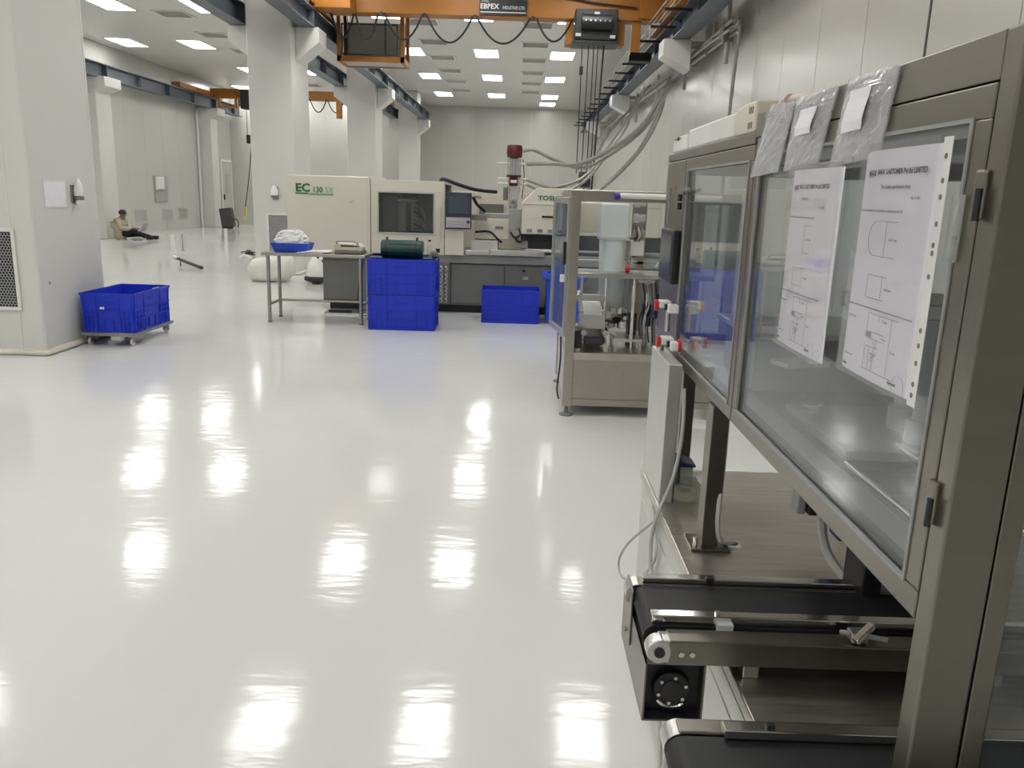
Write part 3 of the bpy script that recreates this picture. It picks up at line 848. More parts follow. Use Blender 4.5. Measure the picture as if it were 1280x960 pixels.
# ---------------------------------------------------------------- clear conveying hoses
def hose(label, pts, r=0.026, mt='hose_clear', grp='conveying hoses'):
    r *= 0.82
    pts = [(p[0], p[1], p[2] - .08 if p[2] > 3.86 else p[2]) for p in pts]      # the run passes under the bracket arms
    r_ = thing('conveying_hose', label, 'hose', pts[0], grp)
    build(MB().tube(pts, r, 10, 6), 'hose', mt, r_, smooth=True)
    # reinforcing wire shows as a darker line along the tube
    build(MB().tube([(p[0] - r * .75, p[1] - r * .35, p[2] + r * .62) for p in pts], r * .22, 5, 6), 'reinforcing_wire', 'hose_dark', r_, smooth=True)
    return r_
W = 2.98
hose('clear hose swooping from the wall to the loader head', [(W, 12.1, 3.96), (2.95, 14.6, 3.95), (2.64, 15.5, 3.52), (2.14, 13.6, 2.99), (1.72, 12.4, 2.50), (1.19, 11.4, 2.12), (0.73, 10.8, 1.90), (0.39, 10.62, 1.89), (0.07, 10.62, 1.875)], 0.032)
hose('clear hose hanging beside the one feeding the loader head', [(W, 12.1, 4.02), (2.98, 14.4, 4.0), (2.74, 15.55, 3.56), (2.22, 13.7, 3.02), (1.80, 12.5, 2.50), (1.27, 11.5, 2.10), (0.80, 10.9, 1.86), (0.40, 10.7, 1.95), (0.16, 10.65, 2.05), (0.02, 10.64, 2.03)], 0.026)
hose('clear hose dropping behind the glazed machine', [(2.90, 12.2, 4.05), (2.92, 14.8, 4.02), (2.72, 16.0, 3.68), (2.23, 13.8, 2.87), (1.83, 12.6, 2.29), (1.37, 11.6, 1.84), (1.0, 11.0, 1.55)], 0.034)
hose('second clear hose dropping behind the glazed machine', [(2.88, 12.3, 3.93), (2.86, 14.8, 3.95), (2.66, 15.8, 3.6), (2.12, 13.7, 2.72), (1.72, 12.5, 2.16), (1.26, 11.5, 1.74), (0.90, 10.95, 1.5)], 0.026)
hose('clear hose reaching the rear of the loader collar', [(2.94, 13.0, 4.06), (2.92, 18.5, 4.06), (2.72, 19.0, 3.85), (2.03, 16.0, 3.01), (1.43, 13.6, 2.36), (0.93, 11.6, 1.80), (0.48, 10.8, 1.60), (0.25, 10.65, 1.63), (0.07, 10.63, 1.69)], 0.026)
hose('thin clear hose of the loader collar', [(2.9, 13.4, 4.0), (2.9, 19.8, 4.0), (2.7, 20.4, 3.8), (2.1, 17.0, 2.9), (1.5, 14.0, 2.3), (0.95, 11.8, 1.75), (0.5, 10.9, 1.50), (0.28, 10.66, 1.54), (0.07, 10.63, 1.63)], 0.022)
hose('clear hose running on along the wall to the far end', [(W, 12.2, 3.90), (W, 20, 3.98), (W, 28, 3.96), (2.9, 33, 3.7), (2.7, 35, 2.4), (2.6, 35.2, 1.2)], 0.03)
hose('clear hose sagging from the wall near the far brackets', [(2.93, 14, 3.88), (2.93, 21, 3.95), (2.84, 21.9, 3.80), (2.3, 21.2, 3.2), (1.8, 19.6, 2.6), (1.5, 18, 2.0), (1.45, 17.6, 1.2)], 0.03)
hose('clear hose hanging in a long bow by the far brackets', [(2.95, 17, 3.9), (2.92, 24, 3.95), (2.8, 26.0, 3.7), (2.35, 25, 2.9), (2.0, 23, 2.3), (1.8, 22, 1.4)], 0.03)
hose('clear riser hose coming up the wall panel joint', [(W, 12.35, 0.4), (W, 12.32, 2.6), (W, 12.15, 3.85), (2.96, 12.25, 3.98), (2.94, 12.8, 4.0)], 0.03)
# hangers of the hose bundle
hg = thing('hose_hanger', 'dark clamp gripping the hose bundle near the wall corner of the run', 'hanger', (2.95, 12.7, 3.9), 'hose hangers')
build(MB().cbox((2.95, 12.7, 3.88), (0.16, 0.10, 0.26)), 'clamp', 'grey_dk', hg, 0.02)
build(MB().cyl((2.95, 12.7, 3.46), (2.95, 12.7, 3.78), 0.038, n=10), 'grip', 'vent_grey', hg, smooth=True)
build(MB().cyl((2.95, 12.7, 4.0), (2.95, 12.7, 4.9), 0.03, n=8), 'drop_rod', 'vent_grey', hg, smooth=True)
for y, zl, nm in ((15.7, 3.45, 'beside the white bracket'), (18.75, 3.5, 'where the hoses start to fan out'), (22.0, 3.4, 'above the sagging hoses'), (25.5, 3.4, 'near the far end of the bundle')):
    r = thing('hose_hanger', 'grey drop rod holding the hose bundle ' + nm, 'hanger', (2.93, y, 3.9), 'hose hangers')
    build(MB().cyl((2.93, y, zl), (2.93, y, 4.12), 0.022, n=8), 'drop_rod', 'vent_grey', r, smooth=True)
    build(MB().cbox((2.93, y, zl + .12), (0.07, 0.05, 0.24)), 'clamp', 'vent_grey', r, 0.01)
    build(MB().box(2.88, XR, y - .02, y + .02, 3.84, 3.88), 'wall_arm', 'vent_grey', r)

# ---------------------------------------------------------------- blue crates
def crate(label, w, dpt, h, loc, rz=0.0, group='blue plastic crates', slotside=None):
    r = thing('crate', label, 'crate', loc, group, rz)
    t = 0.012; a, b = w / 2, dpt / 2; k = 0.018            # slight taper towards the base
    mb = MB()
    def ring(q, z): return [(-a + q, -b + q, z), (a - q, -b + q, z), (a - q, b - q, z), (-a + q, b - q, z)]
    vs = ring(k, 0) + ring(0, h) + ring(t, h) + ring(k + t, 0.02)
    fs = [(0, 3, 2, 1)] + [(i, (i + 1) % 4, 4 + (i + 1) % 4, 4 + i) for i in range(4)] + \
         [(4 + i, 4 + (i + 1) % 4, 8 + (i + 1) % 4, 8 + i) for i in range(4)] + [(8 + i, 8 + (i + 1) % 4, 12 + (i + 1) % 4, 12 + i) for i in range(4)] + [(12, 13, 14, 15)]
    mb.add(vs, fs)
    build(mb, 'crate_body', 'blue', r, local=True)
    rim = MB().frame('z', -a - .008, a + .008, -b - .008, b + .008, 0.022, h - 0.022, h)
    build(rim, 'crate_rim', 'blue', r, 0.003, local=True)
    ribs = MB()
    e = 0.012
    def rib_h(z, th, frac0=0.0, frac1=1.0):
        q = k * (1 - z / h)
        for s in (-1, 1):
            x0 = -a + q + (2 * a - 2 * q) * frac0; x1 = -a + q + (2 * a - 2 * q) * frac1
            y = s * (b - q); ribs.box(x0, x1, min(y, y + s * e), max(y, y + s * e), z, z + th)
            y0 = -b + q + (2 * b - 2 * q) * frac0; y1 = -b + q + (2 * b - 2 * q) * frac1
            x = s * (a - q); ribs.box(min(x, x + s * e), max(x, x + s * e), y0, y1, z, z + th)
    def rib_v(fr, z0, z1, th=0.012):
        for s in (-1, 1):
            q = k * (1 - (z0 + z1) / 2 / h)
            x = -a + 2 * a * fr; y = s * (b - q); ribs.box(x - th / 2, x + th / 2, min(y, y + s * e), max(y, y + s * e), z0, z1)
            yy = -b + 2 * b * fr; xx = s * (a - q); ribs.box(min(xx, xx + s * e), max(xx, xx + s * e), yy - th / 2, yy + th / 2, z0, z1)
    rib_h(h * .56, .010); rib_h(h * .30, .010); rib_h(0.0, .02); rib_h(h * .43, .008, .05, .3); rib_h(h * .43, .008, .7, .95)
    for fr in (.04, .28, .72, .96): rib_v(fr, 0.0, h * .95)
    for fr in (.12, .20, .80, .88): rib_v(fr, 0.0, h * .56, .008)
    for fr in (.42, .58): rib_v(fr, 0.0, h * .30, .008)
    build(ribs, 'crate_ribs', 'blue', r, 0.002, local=True)
    hs_ = MB()
    for s in (-1, 1):
        hs_.box(-.07, .07, min(s * b, s * (b + .010)), max(s * b, s * (b + .010)), h * .76, h * .80)
        hs_.box(min(s * a, s * (a + .010)), max(s * a, s * (a + .010)), -.07, .07, h * .76, h * .80)
    build(hs_, 'hand_grips', 'blue', r, 0.003, local=True)
    return r
crate('blue crate at the bottom of the two crate stack', 0.73, 0.52, 0.385, (-1.265, 9.10, 0.0), 0.015)
crate('blue crate on top of the two crate stack under the dark green roll', 0.74, 0.52, 0.385, (-1.265, 9.10, 0.388), 0.02)
crate('single blue crate on the floor before the grey base panels', 0.68, 0.50, 0.395, (-0.075, 9.82, 0.0), 0.01)
crate('blue crate riding on the small castor dolly by the big column', 0.49, 0.80, 0.365, (-3.80, 7.87, 0.125), 0.0)
tk = thing('crate_tag', 'small white paper tag on the end of the dolly crate', 'tag', (-3.86, 7.46, 0.36))
box('tag_card', 'paper', tk, -3.86, -3.82, 7.452, 7.456, 0.345, 0.365)
pt = thing('paper_slip', 'white paper slip standing inside the dolly crate', 'paper', (-3.60, 8.1, 0.46))
build(MB().cbox((-3.60, 8.05, 0.45), (0.004, 0.14, 0.08), (0, 0.2, 0)), 'slip', 'paper', pt)
bs_ = None
# tall blue bin behind the glazed machine's door
bn = thing('bin', 'tall blue plastic bin standing behind the open acrylic door', 'bin', (0.56, 9.85, 0), None)
build(MB().prism([(0.35, 9.66), (0.78, 9.66), (0.78, 10.04), (0.35, 10.04)], 'z', 0.0, 0.54), 'bin_body', 'blue_bin', bn, 0.03)
build(MB().frame('z', 0.30, 0.83, 9.62, 10.08, 0.07, 0.53, 0.60), 'bin_rim', 'blue_bin', bn, 0.012)
build(MB().cyl((0.305, 9.61, 0.56), (0.345, 9.61, 0.56), 0.022, n=10), 'lid_hinge', 'blue_bin', bn, smooth=True)

# dark green roll and bottle on the stack
gr = thing('film_roll', 'dark green wrapped roll lying across the upper blue crate', 'roll', (-1.28, 9.08, 0.775))
build(MB().cyl((-1.51, 9.08, 0.872), (-1.05, 9.08, 0.872), 0.098, n=24), 'roll_body', 'darkgreen', gr, 0.01, True)
for x in (-1.45, -1.12): build(MB().cyl((x - .012, 9.08, 0.872), (x + .012, 9.08, 0.872), 0.104, n=24), 'strap', 'black', gr, smooth=True)
for x in (-1.45, -1.12): build(MB().cbox((x, 9.08, 0.985), (0.022, 0.02, 0.03)), 'strap_buckle', 'black', gr)
bt = thing('bottle', 'clear plastic bottle beside the dark green roll', 'bottle', (-0.985, 9.12, 0.775))
build(MB().lathe((-0.985, 9.12, 0), [(0.028, 0.775), (0.032, 0.785), (0.032, 0.90), (0.013, 0.945), (0.013, 0.96)], 14), 'bottle_body', 'box_clear', bt, smooth=True)
build(MB().cyl((-0.985, 9.12, 0.96), (-0.985, 9.12, 0.98), 0.015, n=12), 'bottle_cap', 'black', bt, smooth=True)
ct = thing('dark_board', 'dark flat board bridging the upper crate under the roll', 'board', (-1.27, 9.1, 0.773))
box('board_panel', 'darkgreen', ct, -1.64, -0.89, 9.0, 9.2, 0.7735, 0.7755)
pj = thing('dark_pouch', 'crumpled dark pouch behind the bottle on the crate', 'pouch', (-0.93, 9.2, 0.775))
build(MB().lathe((-0.945, 9.19, 0), [(0.02, 0.776), (0.045, 0.79), (0.05, 0.82), (0.035, 0.85), (0.012, 0.865)], 9), 'pouch_body', 'grey_dk', pj, smooth=True)

# ---------------------------------------------------------------- castor dolly
dl = thing('dolly', 'low grey steel dolly with white castors under a blue crate', 'dolly', (-3.80, 7.87, 0))
build(MB().frame('z', -4.055, -3.545, 7.44, 8.30, 0.03, 0.095, 0.125), 'dolly_frame', 'rail', dl, 0.003)
build(MB().box(-4.03, -3.57, 7.85, 7.89, 0.098, 0.12), 'cross_bar', 'rail', dl)
box('label_plate', 'grey_lt', dl, -3.77, -3.68, 7.436, 7.44, 0.06, 0.095)
for x in (-4.0, -3.60):
    for y in (7.50, 8.24):
        w_ = build(MB().cyl((x - .012, y + .01, 0.037), (x + .012, y + .01, 0.037), 0.037, n=18), 'castor_wheel', 'white', dl, 0.004, True)
        f_ = MB().box(x - .022, x - .016, y - .02, y + .03, 0.03, 0.088).box(x + .016, x + .022, y - .02, y + .03, 0.03, 0.088).box(x - .03, x + .03, y - .03, y + .03, 0.086, 0.095)
        build(f_, 'castor_fork', 'rail', dl)
        build(MB().cyl((x - .024, y + .01, 0.037), (x + .024, y + .01, 0.037), 0.008, n=8), 'castor_axle', 'grey_dk', dl)

# ---------------------------------------------------------------- steel table with things on it
tb = thing('work_table', 'narrow stainless steel table left of the stacked crates', 'table', (-2.24, 9.35, 0))
box('table_top', 'steel_h', tb, -2.86, -1.70, 9.10, 9.62, 0.752, 0.785, 0.004)
for x in (-2.80, -1.76):
    for y in (9.15, 9.57):
        build(MB().cyl((x, y, 0.012), (x, y, 0.752), 0.020, n=14), 'leg', 'steel', tb, smooth=True)
        build(MB().cyl((x, y, 0.0), (x, y, 0.014), 0.024, n=14), 'foot', 'grey_dk', tb, smooth=True)
for x in (-2.80, -1.76): build(MB().cyl((x, 9.15, 0.20), (x, 9.57, 0.20), 0.014, n=10), 'side_stretcher', 'steel', tb, smooth=True)
build(MB().cyl((-2.80, 9.57, 0.20), (-1.76, 9.57, 0.20), 0.014, n=10), 'rear_stretcher', 'steel', tb, smooth=True)
ty = thing('tray', 'shallow blue tray on the steel table heaped with white film', 'tray', (-2.58, 9.36, 0.785))
tr_ = MB()
def rring(q, z): return [(-2.79 + q, 9.22 + q, z), (-2.36 - q, 9.22 + q, z), (-2.36 - q, 9.52 - q, z), (-2.79 + q, 9.52 - q, z)]
vs = rring(.035, .786) + rring(0, .885) + rring(.008, .885) + rring(.04, .795)
tr_.add(vs, [(0, 3, 2, 1)] + [(4 * j + i, 4 * j + (i + 1) % 4, 4 * j + 4 + (i + 1) % 4, 4 * j + 4 + i) for j in range(3) for i in range(4)] + [(12, 13, 14, 15)])
build(tr_, 'tray_body', 'blue_bin', ty, 0.003)
wf = thing('film_bundle', 'crinkled white film bundle heaped in the blue tray', 'bundle', (-2.58, 9.36, 0.80))
mb = MB()
n1, n2 = 26, 12
vs = []
for j in range(n2 + 1):
    ph = j / n2 * math.pi / 2
    for i in range(n1):
        t = 2 * math.pi * i / n1
        ex = lambda c: math.copysign(abs(c) ** .6, c)
        rr = 1 + .10 * random.uniform(-1, 1)
        vs.append((-2.585 + .19 * ex(math.cos(t)) * math.cos(ph) ** .5 * rr, 9.365 + .12 * ex(math.sin(t)) * math.cos(ph) ** .5 * rr, .84 + .185 * math.sin(ph) * (1 + .06 * random.uniform(-1, 1))))
mb.add(vs, [(j * n1 + i, j * n1 + (i + 1) % n1, (j + 1) * n1 + (i + 1) % n1, (j + 1) * n1 + i) for j in range(n2) for i in range(n1)] + [tuple(range(n1 - 1, -1, -1))])
build(mb, 'film_heap', 'film', wf)
ps = thing('paper_stack', 'loose white papers on the table beside the blue tray', 'paper', (-2.33, 9.3, 0.785))
for k in range(4):
    build(MB().cbox((-2.33 + .03 * k, 9.27 + .03 * (k % 2), 0.7885 + .006 * k), (0.30 - .02 * k, 0.2, 0.005), (0, 0, .1 * k - .1)), 'sheet', 'paper', ps)
gd = thing('bench_device', 'ivory bench device with carrying handle on the steel table', 'device', (-1.93, 9.36, 0.785))
build(MB().prism([(-2.08, .82), (-1.76, .82), (-1.76, .86), (-1.80, .895), (-2.05, .905), (-2.08, .88)], 'y', 9.24, 9.46), 'device_body', 'offwhite', gd, 0.01)
box('device_base', 'grey_dk', gd, -2.07, -1.75, 9.22, 9.48, 0.789, 0.82, 0.008)
build(MB().tube([(-2.04, 9.23, 0.90), (-2.03, 9.22, 0.925), (-1.85, 9.22, 0.925), (-1.80, 9.23, 0.895)], 0.009, 8, 4), 'carry_handle', 'grey_md', gd, smooth=True)
box('display', 'brown', gd, -2.0, -1.86, 9.236, 9.24, 0.865, 0.885)
for k in range(3): build(MB().cyl((-1.85 + .025 * k, 9.24, 0.875), (-1.85 + .025 * k, 9.225, 0.875), 0.009, n=10), 'knob', 'black', gd)
for x in (-2.04, -1.79):
    build(MB().cyl((x, 9.3, 0.785), (x, 9.3, 0.80), 0.012, n=8), 'foot', 'black', gd)
cw = thing('power_cable', 'thin black cable hanging behind the steel table', 'cable', (-1.85, 9.66, 0.3))
build(MB().tube([(-1.8, 9.66, 0.80), (-1.84, 9.68, 0.60), (-1.90, 9.69, 0.3), (-1.89, 9.7, 0.06), (-1.80, 9.7, 0.02), (-1.66, 9.75, 0.02)], 0.006, 6), 'cord', 'black', cw, smooth=True)
fb = thing('floor_tray', 'flat steel tray lying under the table by the machine base', 'tray', (-2.1, 10.0, 0))
box('tray_plate', 'alu', fb, -2.35, -1.75, 9.85, 10.2, 0.0, 0.02, 0.004); box('tray_bar', 'black', fb, -2.3, -2.02, 9.87, 9.91, 0.02, 0.05, 0.004)
bp_ = thing('plastic_bag', 'clear plastic bag slumped on the floor under the table', 'bag', (-1.8, 10.1, 0.02))
build(MB().lathe((-1.82, 10.1, 0), [(0.08, 0.021), (0.11, 0.06), (0.09, 0.13), (0.03, 0.18), (0.01, 0.19)], 11), 'bag_film', 'box_clear', bp_, smooth=False)

# sack and vacuum cleaner behind the table
sk = thing('sack', 'bulging white sack lying by the second column', 'sack', (-4.0, 13.2, 0))
mb = MB(); vs = []
n1, n2 = 20, 9
for j in range(n2 + 1):
    ph = -math.pi / 2 + math.pi * j / n2
    for i in range(n1):
        t = 2 * math.pi * i / n1
        ex = lambda c, p: math.copysign(abs(c) ** p, c)
        vs.append((-4.0 + .36 * ex(math.cos(t), .5) * math.cos(ph) ** .35 + .015 * random.uniform(-1, 1), 13.3 + .27 * ex(math.sin(t), .5) * math.cos(ph) ** .35, max(0.002, .20 + .20 * ex(math.sin(ph), .8) + .015 * random.uniform(-1, 1) + .03 * math.cos(t))))
mb.add(vs, [(j * n1 + i, j * n1 + (i + 1) % n1, (j + 1) * n1 + (i + 1) % n1, (j + 1) * n1 + i) for j in range(n2) for i in range(n1)])
build(mb, 'sack_body', 'sacking', sk, smooth=True)
build(MB().tube([(-4.3, 13.2, 0.36), (-4.4, 13.15, 0.40), (-4.46, 13.1, 0.37)], 0.03, 8, 4), 'tied_neck', 'sacking', sk, smooth=True)
vc = thing('vacuum_cleaner', 'white domed vacuum cleaner with black bumper by the machine', 'vacuum', (-3.18, 13.2, 0))
build(MB().lathe((-3.18, 13.2, 0), [(0.24, 0.10), (0.245, 0.16), (0.20, 0.32), (0.13, 0.42), (0.04, 0.46)], 22), 'dome', 'white', vc, smooth=True)
build(MB().lathe((-3.18, 13.2, 0), [(0.22, 0.03), (0.27, 0.05), (0.27, 0.10), (0.24, 0.12)], 22), 'bumper', 'black', vc, smooth=True)
build(MB().tube([(-3.18, 12.98, 0.42), (-3.13, 12.95, 0.52), (-3.03, 12.95, 0.50), (-3.03, 12.97, 0.40), (-3.11, 12.98, 0.37)], 0.022, 8), 'hose_loop', 'black', vc, smooth=True)
for k in range(3):
    t = 2.1 * k
    build(MB().cyl((-3.18 + .18 * math.cos(t), 13.2 + .18 * math.sin(t), 0), (-3.18 + .18 * math.cos(t), 13.2 + .18 * math.sin(t), .035), 0.03, n=10), 'castor', 'grey_dk', vc)

# ---------------------------------------------------------------- notices and dispensers
nt_ = thing('notice', 'white paper notice pinned to the side of the big column', 'notice', (-4.10, 7.31, 1.38))
box('notice_sheet', 'paper', nt_, -4.10, -4.096, 7.155, 7.475, 1.275, 1.485)
build(MB().frame('x', 7.14, 7.49, 1.262, 1.498, 0.012, -4.10, -4.094), 'notice_frame', 'white_metal', nt_)
for k in range(6): box('printed_line', 'paper', nt_, -4.0955, -4.0945, 7.20, 7.44, 1.30 + .028 * k, 1.303 + .028 * k)
ds = thing('hand_dispenser', 'white hand sanitiser dispenser on a dark bracket on the big column', 'dispenser', (-4.10, 7.62, 1.38))
box('wall_bracket', 'grey_dk', ds, -4.10, -4.085, 7.57, 7.67, 1.30, 1.46, 0.004)
build(MB().lathe((-4.048, 7.62, 0), [(0.026, 1.355), (0.043, 1.365), (0.045, 1.42), (0.030, 1.47), (0.010, 1.51), (0.006, 1.52)], 14), 'bottle', 'white', ds, smooth=True)
build(MB().lathe((-4.048, 7.62, 0), [(0.030, 1.325), (0.041, 1.33), (0.041, 1.358), (0.03, 1.362)], 14), 'bottle_cradle', 'grey_dk', ds, smooth=True)
build(MB().cyl((-4.048, 7.62, 1.285), (-4.048, 7.62, 1.325), 0.033, n=12), 'nozzle', 'white', ds, smooth=True)
d2 = thing('hand_dispenser', 'white hand sanitiser dispenser on the second column above its grille', 'dispenser', (-4.2, 14.3, 1.4))
build(MB().lathe((-4.2, 14.24, 0), [(0.03, 1.34), (0.06, 1.36), (0.06, 1.44), (0.035, 1.50), (0.01, 1.53)], 12), 'bottle', 'white', d2, smooth=True)
box('wall_bracket', 'grey_md', d2, -4.25, -4.15, 14.28, 14.2995, 1.28, 1.5, 0.004)
box('bottle_cradle', 'grey_dk', d2, -4.25, -4.15, 14.19, 14.29, 1.32, 1.35)
ss = thing('small_stain', 'small dark screw plug low on the big column side', 'plug', (-4.1, 7.12, 0.62))
build(MB().cyl((-4.1, 7.10, 0.62), (-4.094, 7.10, 0.62), 0.014, n=10), 'plug_head', 'vent_grey', ss)

# far aisle wall fittings
sw = thing('switch_cabinet', 'grey wall cabinet with a white box on it in the far aisle', 'cabinet', (XL, 26.3, 1.3))
box('cabinet_body', 'vent_grey', sw, XL, XL + .06, 26.0, 26.9, 0.92, 1.72, 0.01)
wb = box('dispenser_box', 'white', sw, XL + .06, XL + .12, 26.02, 26.55, 1.28, 1.70, 0.015)
box('paper_slot', 'grey_md', wb, XL + .08, XL + .125, 26.04, 26.53, 1.285, 1.32)
VENT_AT = ('just behind the head of the seated person', 'between the seated person and the wall cabinet', 'under the grey wall cabinet', 'between the wall cabinet and the white trim pipe')
for i, y in enumerate((23.6, 25.0, 26.85, 28.1)):
    r = thing('wall_vent', 'square grey low wall vent ' + VENT_AT[i], 'vent', (XL, y, 0.5), 'low wall vents')
    build(MB().frame('x', y - .38, y + .38, 0.34, 0.70, 0.03, XL, XL + .03), 'vent_frame', 'wall', r)
    box('vent_mesh', 'vent_grey', r, XL, XL + .022, y - .35, y + .35, 0.37, 0.67)
sg = thing('wall_board', 'small framed board on the far aisle end wall', 'board', (-9.9, YE, 1.4))
build(MB().frame('y', -10.0, -9.72, 1.0, 1.7, 0.04, YE - .03, YE), 'board_frame', 'vent_grey', sg); box('board_face', 'wall', sg, -9.96, -9.76, YE - .015, YE, 1.04, 1.66)
lb = thing('leaning_case', 'dark grey case standing tilted on the floor of the far aisle', 'case', (-10.3, 29.6, 0))
build(MB().cbox((-10.42, 29.5, 0.37), (0.42, 0.3, 0.68), (0, -0.12, 0)), 'case_body', 'charcoal', lb, 0.03)
build(MB().tube([(-10.22, 29.4, 0.30), (-10.08, 29.4, 0.33), (-10.0, 29.4, 0.20), (-10.02, 29.4, 0.05)], 0.02, 6), 'case_strap', 'black', lb, smooth=True)
build(MB().cyl((-10.60, 29.45, 0.045), (-10.22, 29.45, 0.045), 0.045, n=12), 'case_wheels', 'black', lb, smooth=True)

# loose things on the far aisle floor
br = thing('floor_bar', 'dark brown bar propped at an angle on the aisle floor', 'bar', (-6.2, 15.5, 0))
build(MB().tube([(-6.62, 15.75, 0.115), (-6.15, 15.2, 0.075), (-5.72, 14.75, 0.03)], 0.03, 8, 4), 'bar_body', 'brown', br, smooth=True)
build(MB().cyl((-6.64, 15.77, 0.115), (-6.50, 15.61, 0.104), 0.036, n=10), 'bar_tip', 'offwhite', br, smooth=True)
build(MB().tube([(-6.35, 15.35, 0.07), (-6.33, 15.30, 0.0)], 0.012, 6), 'prop_leg', 'brown', br)
for (x, y, hh, nm) in ((-7.95, 18.85, .34, 'white upright tube standing beside a thin dark rod'), (-7.98, 22.4, .33, 'white upright tube standing near the tilted case')):
    r = thing('upright_tube', nm, 'tube', (x, y, 0), 'white upright tubes')
    build(MB().cyl((x, y, 0), (x, y, hh), 0.045, n=14), 'tube_body', 'white', r, smooth=True)
    build(MB().cyl((x, y, hh), (x, y, hh + .02), 0.05, n=14), 'tube_cap', 'white_metal', r, smooth=True)
r = thing('upright_rod', 'thin dark rod on a small foot beside the white tube', 'rod', (-7.74, 18.9, 0))
build(MB().cyl((-7.74, 18.9, 0.0), (-7.74, 18.9, .38), 0.012, n=8), 'rod', 'grey_md', r); build(MB().cyl((-7.74, 18.9, 0), (-7.74, 18.9, .012), 0.05, n=12), 'rod_foot', 'grey_md', r)
r = thing('hand_tool', 'small black hand tool lying by the second column', 'tool', (-6.05, 18.4, 0))
build(MB().lathe((-6.08, 18.45, 0), [(0.07, 0.0), (0.085, 0.03), (0.06, 0.08), (0.02, 0.10)], 12), 'tool_head', 'black', r, smooth=True)
build(MB().tube([(-6.12, 18.45, .05), (-6.2, 18.47, .05), (-6.26, 18.5, .03)], 0.012, 6), 'tool_lead', 'black', r)
r = thing('battery_pack', 'black flat block lying beside the small hand tool', 'block', (-5.84, 18.25, 0))
build(MB().cbox((-5.84, 18.25, 0.04), (0.20, 0.12, 0.08), (0, 0, .1)), 'block_body', 'black', r, 0.012); box('block_label', 'grey_lt', r, -5.88, -5.80, 18.183, 18.186, .02, .06)

# ================================================================ glazed machine in the middle distance
gm = thing('glazed_machine', 'stainless steel glazed assembly machine with open acrylic side door', 'machine', (0.9, 6.05, 0))
GX0, GX1, GY0, GY1 = 0.34, 1.46, 5.49, 6.60
for x in (GX0, GX1 - .065):
    for y in (GY0, GY1 - .065):
        box('corner_post', 'steel', gm, x, x + .065, y, y + .065, 0.07, 1.54, 0.004)
        build(MB().lathe((x + .032, y + .032, 0), [(0.048, 0.0), (0.048, 0.012), (0.016, 0.024), (0.012, 0.07)], 14), 'levelling_foot', 'grey_dk', gm, smooth=True)
box('mid_post', 'steel', gm, 0.95, 1.005, GY1 - .06, GY1, 0.45, 1.48, 0.003)
for y in (GY0, GY1 - .06): box('top_rail', 'steel_h', gm, GX0 + .065, GX1 - .065, y, y + .06, 1.47, 1.54, 0.003)
for x in (GX0, GX1 - .06): box('top_rail', 'steel_h', gm, x, x + .06, GY0 + .065, GY1 - .065, 1.47, 1.54, 0.003)
box('table_plate', 'steel_top', gm, GX0 + .02, GX1 - .02, GY0 + .005, GY1 - .005, 0.40, 0.452, 0.004)
box('base_front', 'steel_h', gm, GX0 + .065, GX1 - .065, GY0 + .02, GY0 + .03, 0.12, 0.40, 0.003)
box('bottom_rail', 'steel_h', gm, GX0 + .065, GX1 - .065, GY0 + .005, GY0 + .055, 0.075, 0.122, 0.003)
box('base_side', 'steel_lt', gm, GX0 + .01, GX0 + .02, GY0 + .065, GY1 - .065, 0.09, 0.40, 0.003)
box('base_back', 'steel_h', gm, GX0 + .065, GX1 - .065, GY1 - .03, GY1 - .02, 0.12, 0.40)
box('back_pane', 'glass', gm, GX0 + .065, GX1 - .065, GY1 - .035, GY1 - .03, 0.45, 1.47)
box('mid_rail', 'alu', gm, GX0 + .065, GX1 - .065, GY1 - .06, GY1 - .02, 0.985, 1.01, 0.003)
# open side door
ang = math.atan2(0.07, 0.46)
lf = MB()
def leafpt(s_, z_, o_): return (0.335 - s_ * math.sin(ang) + o_ * math.cos(ang), 5.50 + s_ * math.cos(ang) + o_ * math.sin(ang), z_)
def leafbox(mb, s0, s1, z0, z1, t0, t1):
    vs = [leafpt(s, z, o) for z in (z0, z1) for s, o in ((s0, t0), (s1, t0), (s1, t1), (s0, t1))]
    return mb.add(vs, [(0, 3, 2, 1), (4, 5, 6, 7), (0, 1, 5, 4), (1, 2, 6, 5), (2, 3, 7, 6), (3, 0, 4, 7)])
for a in ((0, .52, .56, .60), (0, .52, 1.45, 1.49), (0, .035, .60, 1.45), (.485, .52, .60, 1.45)):
    leafbox(lf, *a, -.012, .012)
lf = build(lf, 'side_door', 'alu', gm, 0.002)
build(leafbox(MB(), .035, .485, .60, 1.45, -.003, .003), 'door_pane', 'acrylic', lf)
build(leafbox(MB(), .0, .03, 1.05, 1.2, -.03, -.012), 'door_hinge', 'black', lf)
build(leafbox(MB(), .02, .05, .93, .98, -.04, -.012), 'door_latch', 'white', lf, 0.004)
build(MB().tube([(0.31, 5.50, 0.56), (0.315, 5.49, 0.4), (0.30, 5.49, 0.2), (0.315, 5.50, 0.12)], 0.006, 6), 'door_cable', 'black', gm, smooth=True)
tl = thing('tube_light', 'white light tube with blue end cap on the glazed machine top rail', 'light tube', (0.8, 5.46, 1.5))
build(MB().cyl((0.655, 5.465, 1.512), (1.32, 5.465, 1.512), 0.018, n=14), 'tube', 'white', tl, smooth=True)
build(MB().cyl((0.62, 5.465, 1.508), (0.655, 5.465, 1.512), 0.024, n=14), 'end_cap', 'purple_led', tl, smooth=True)
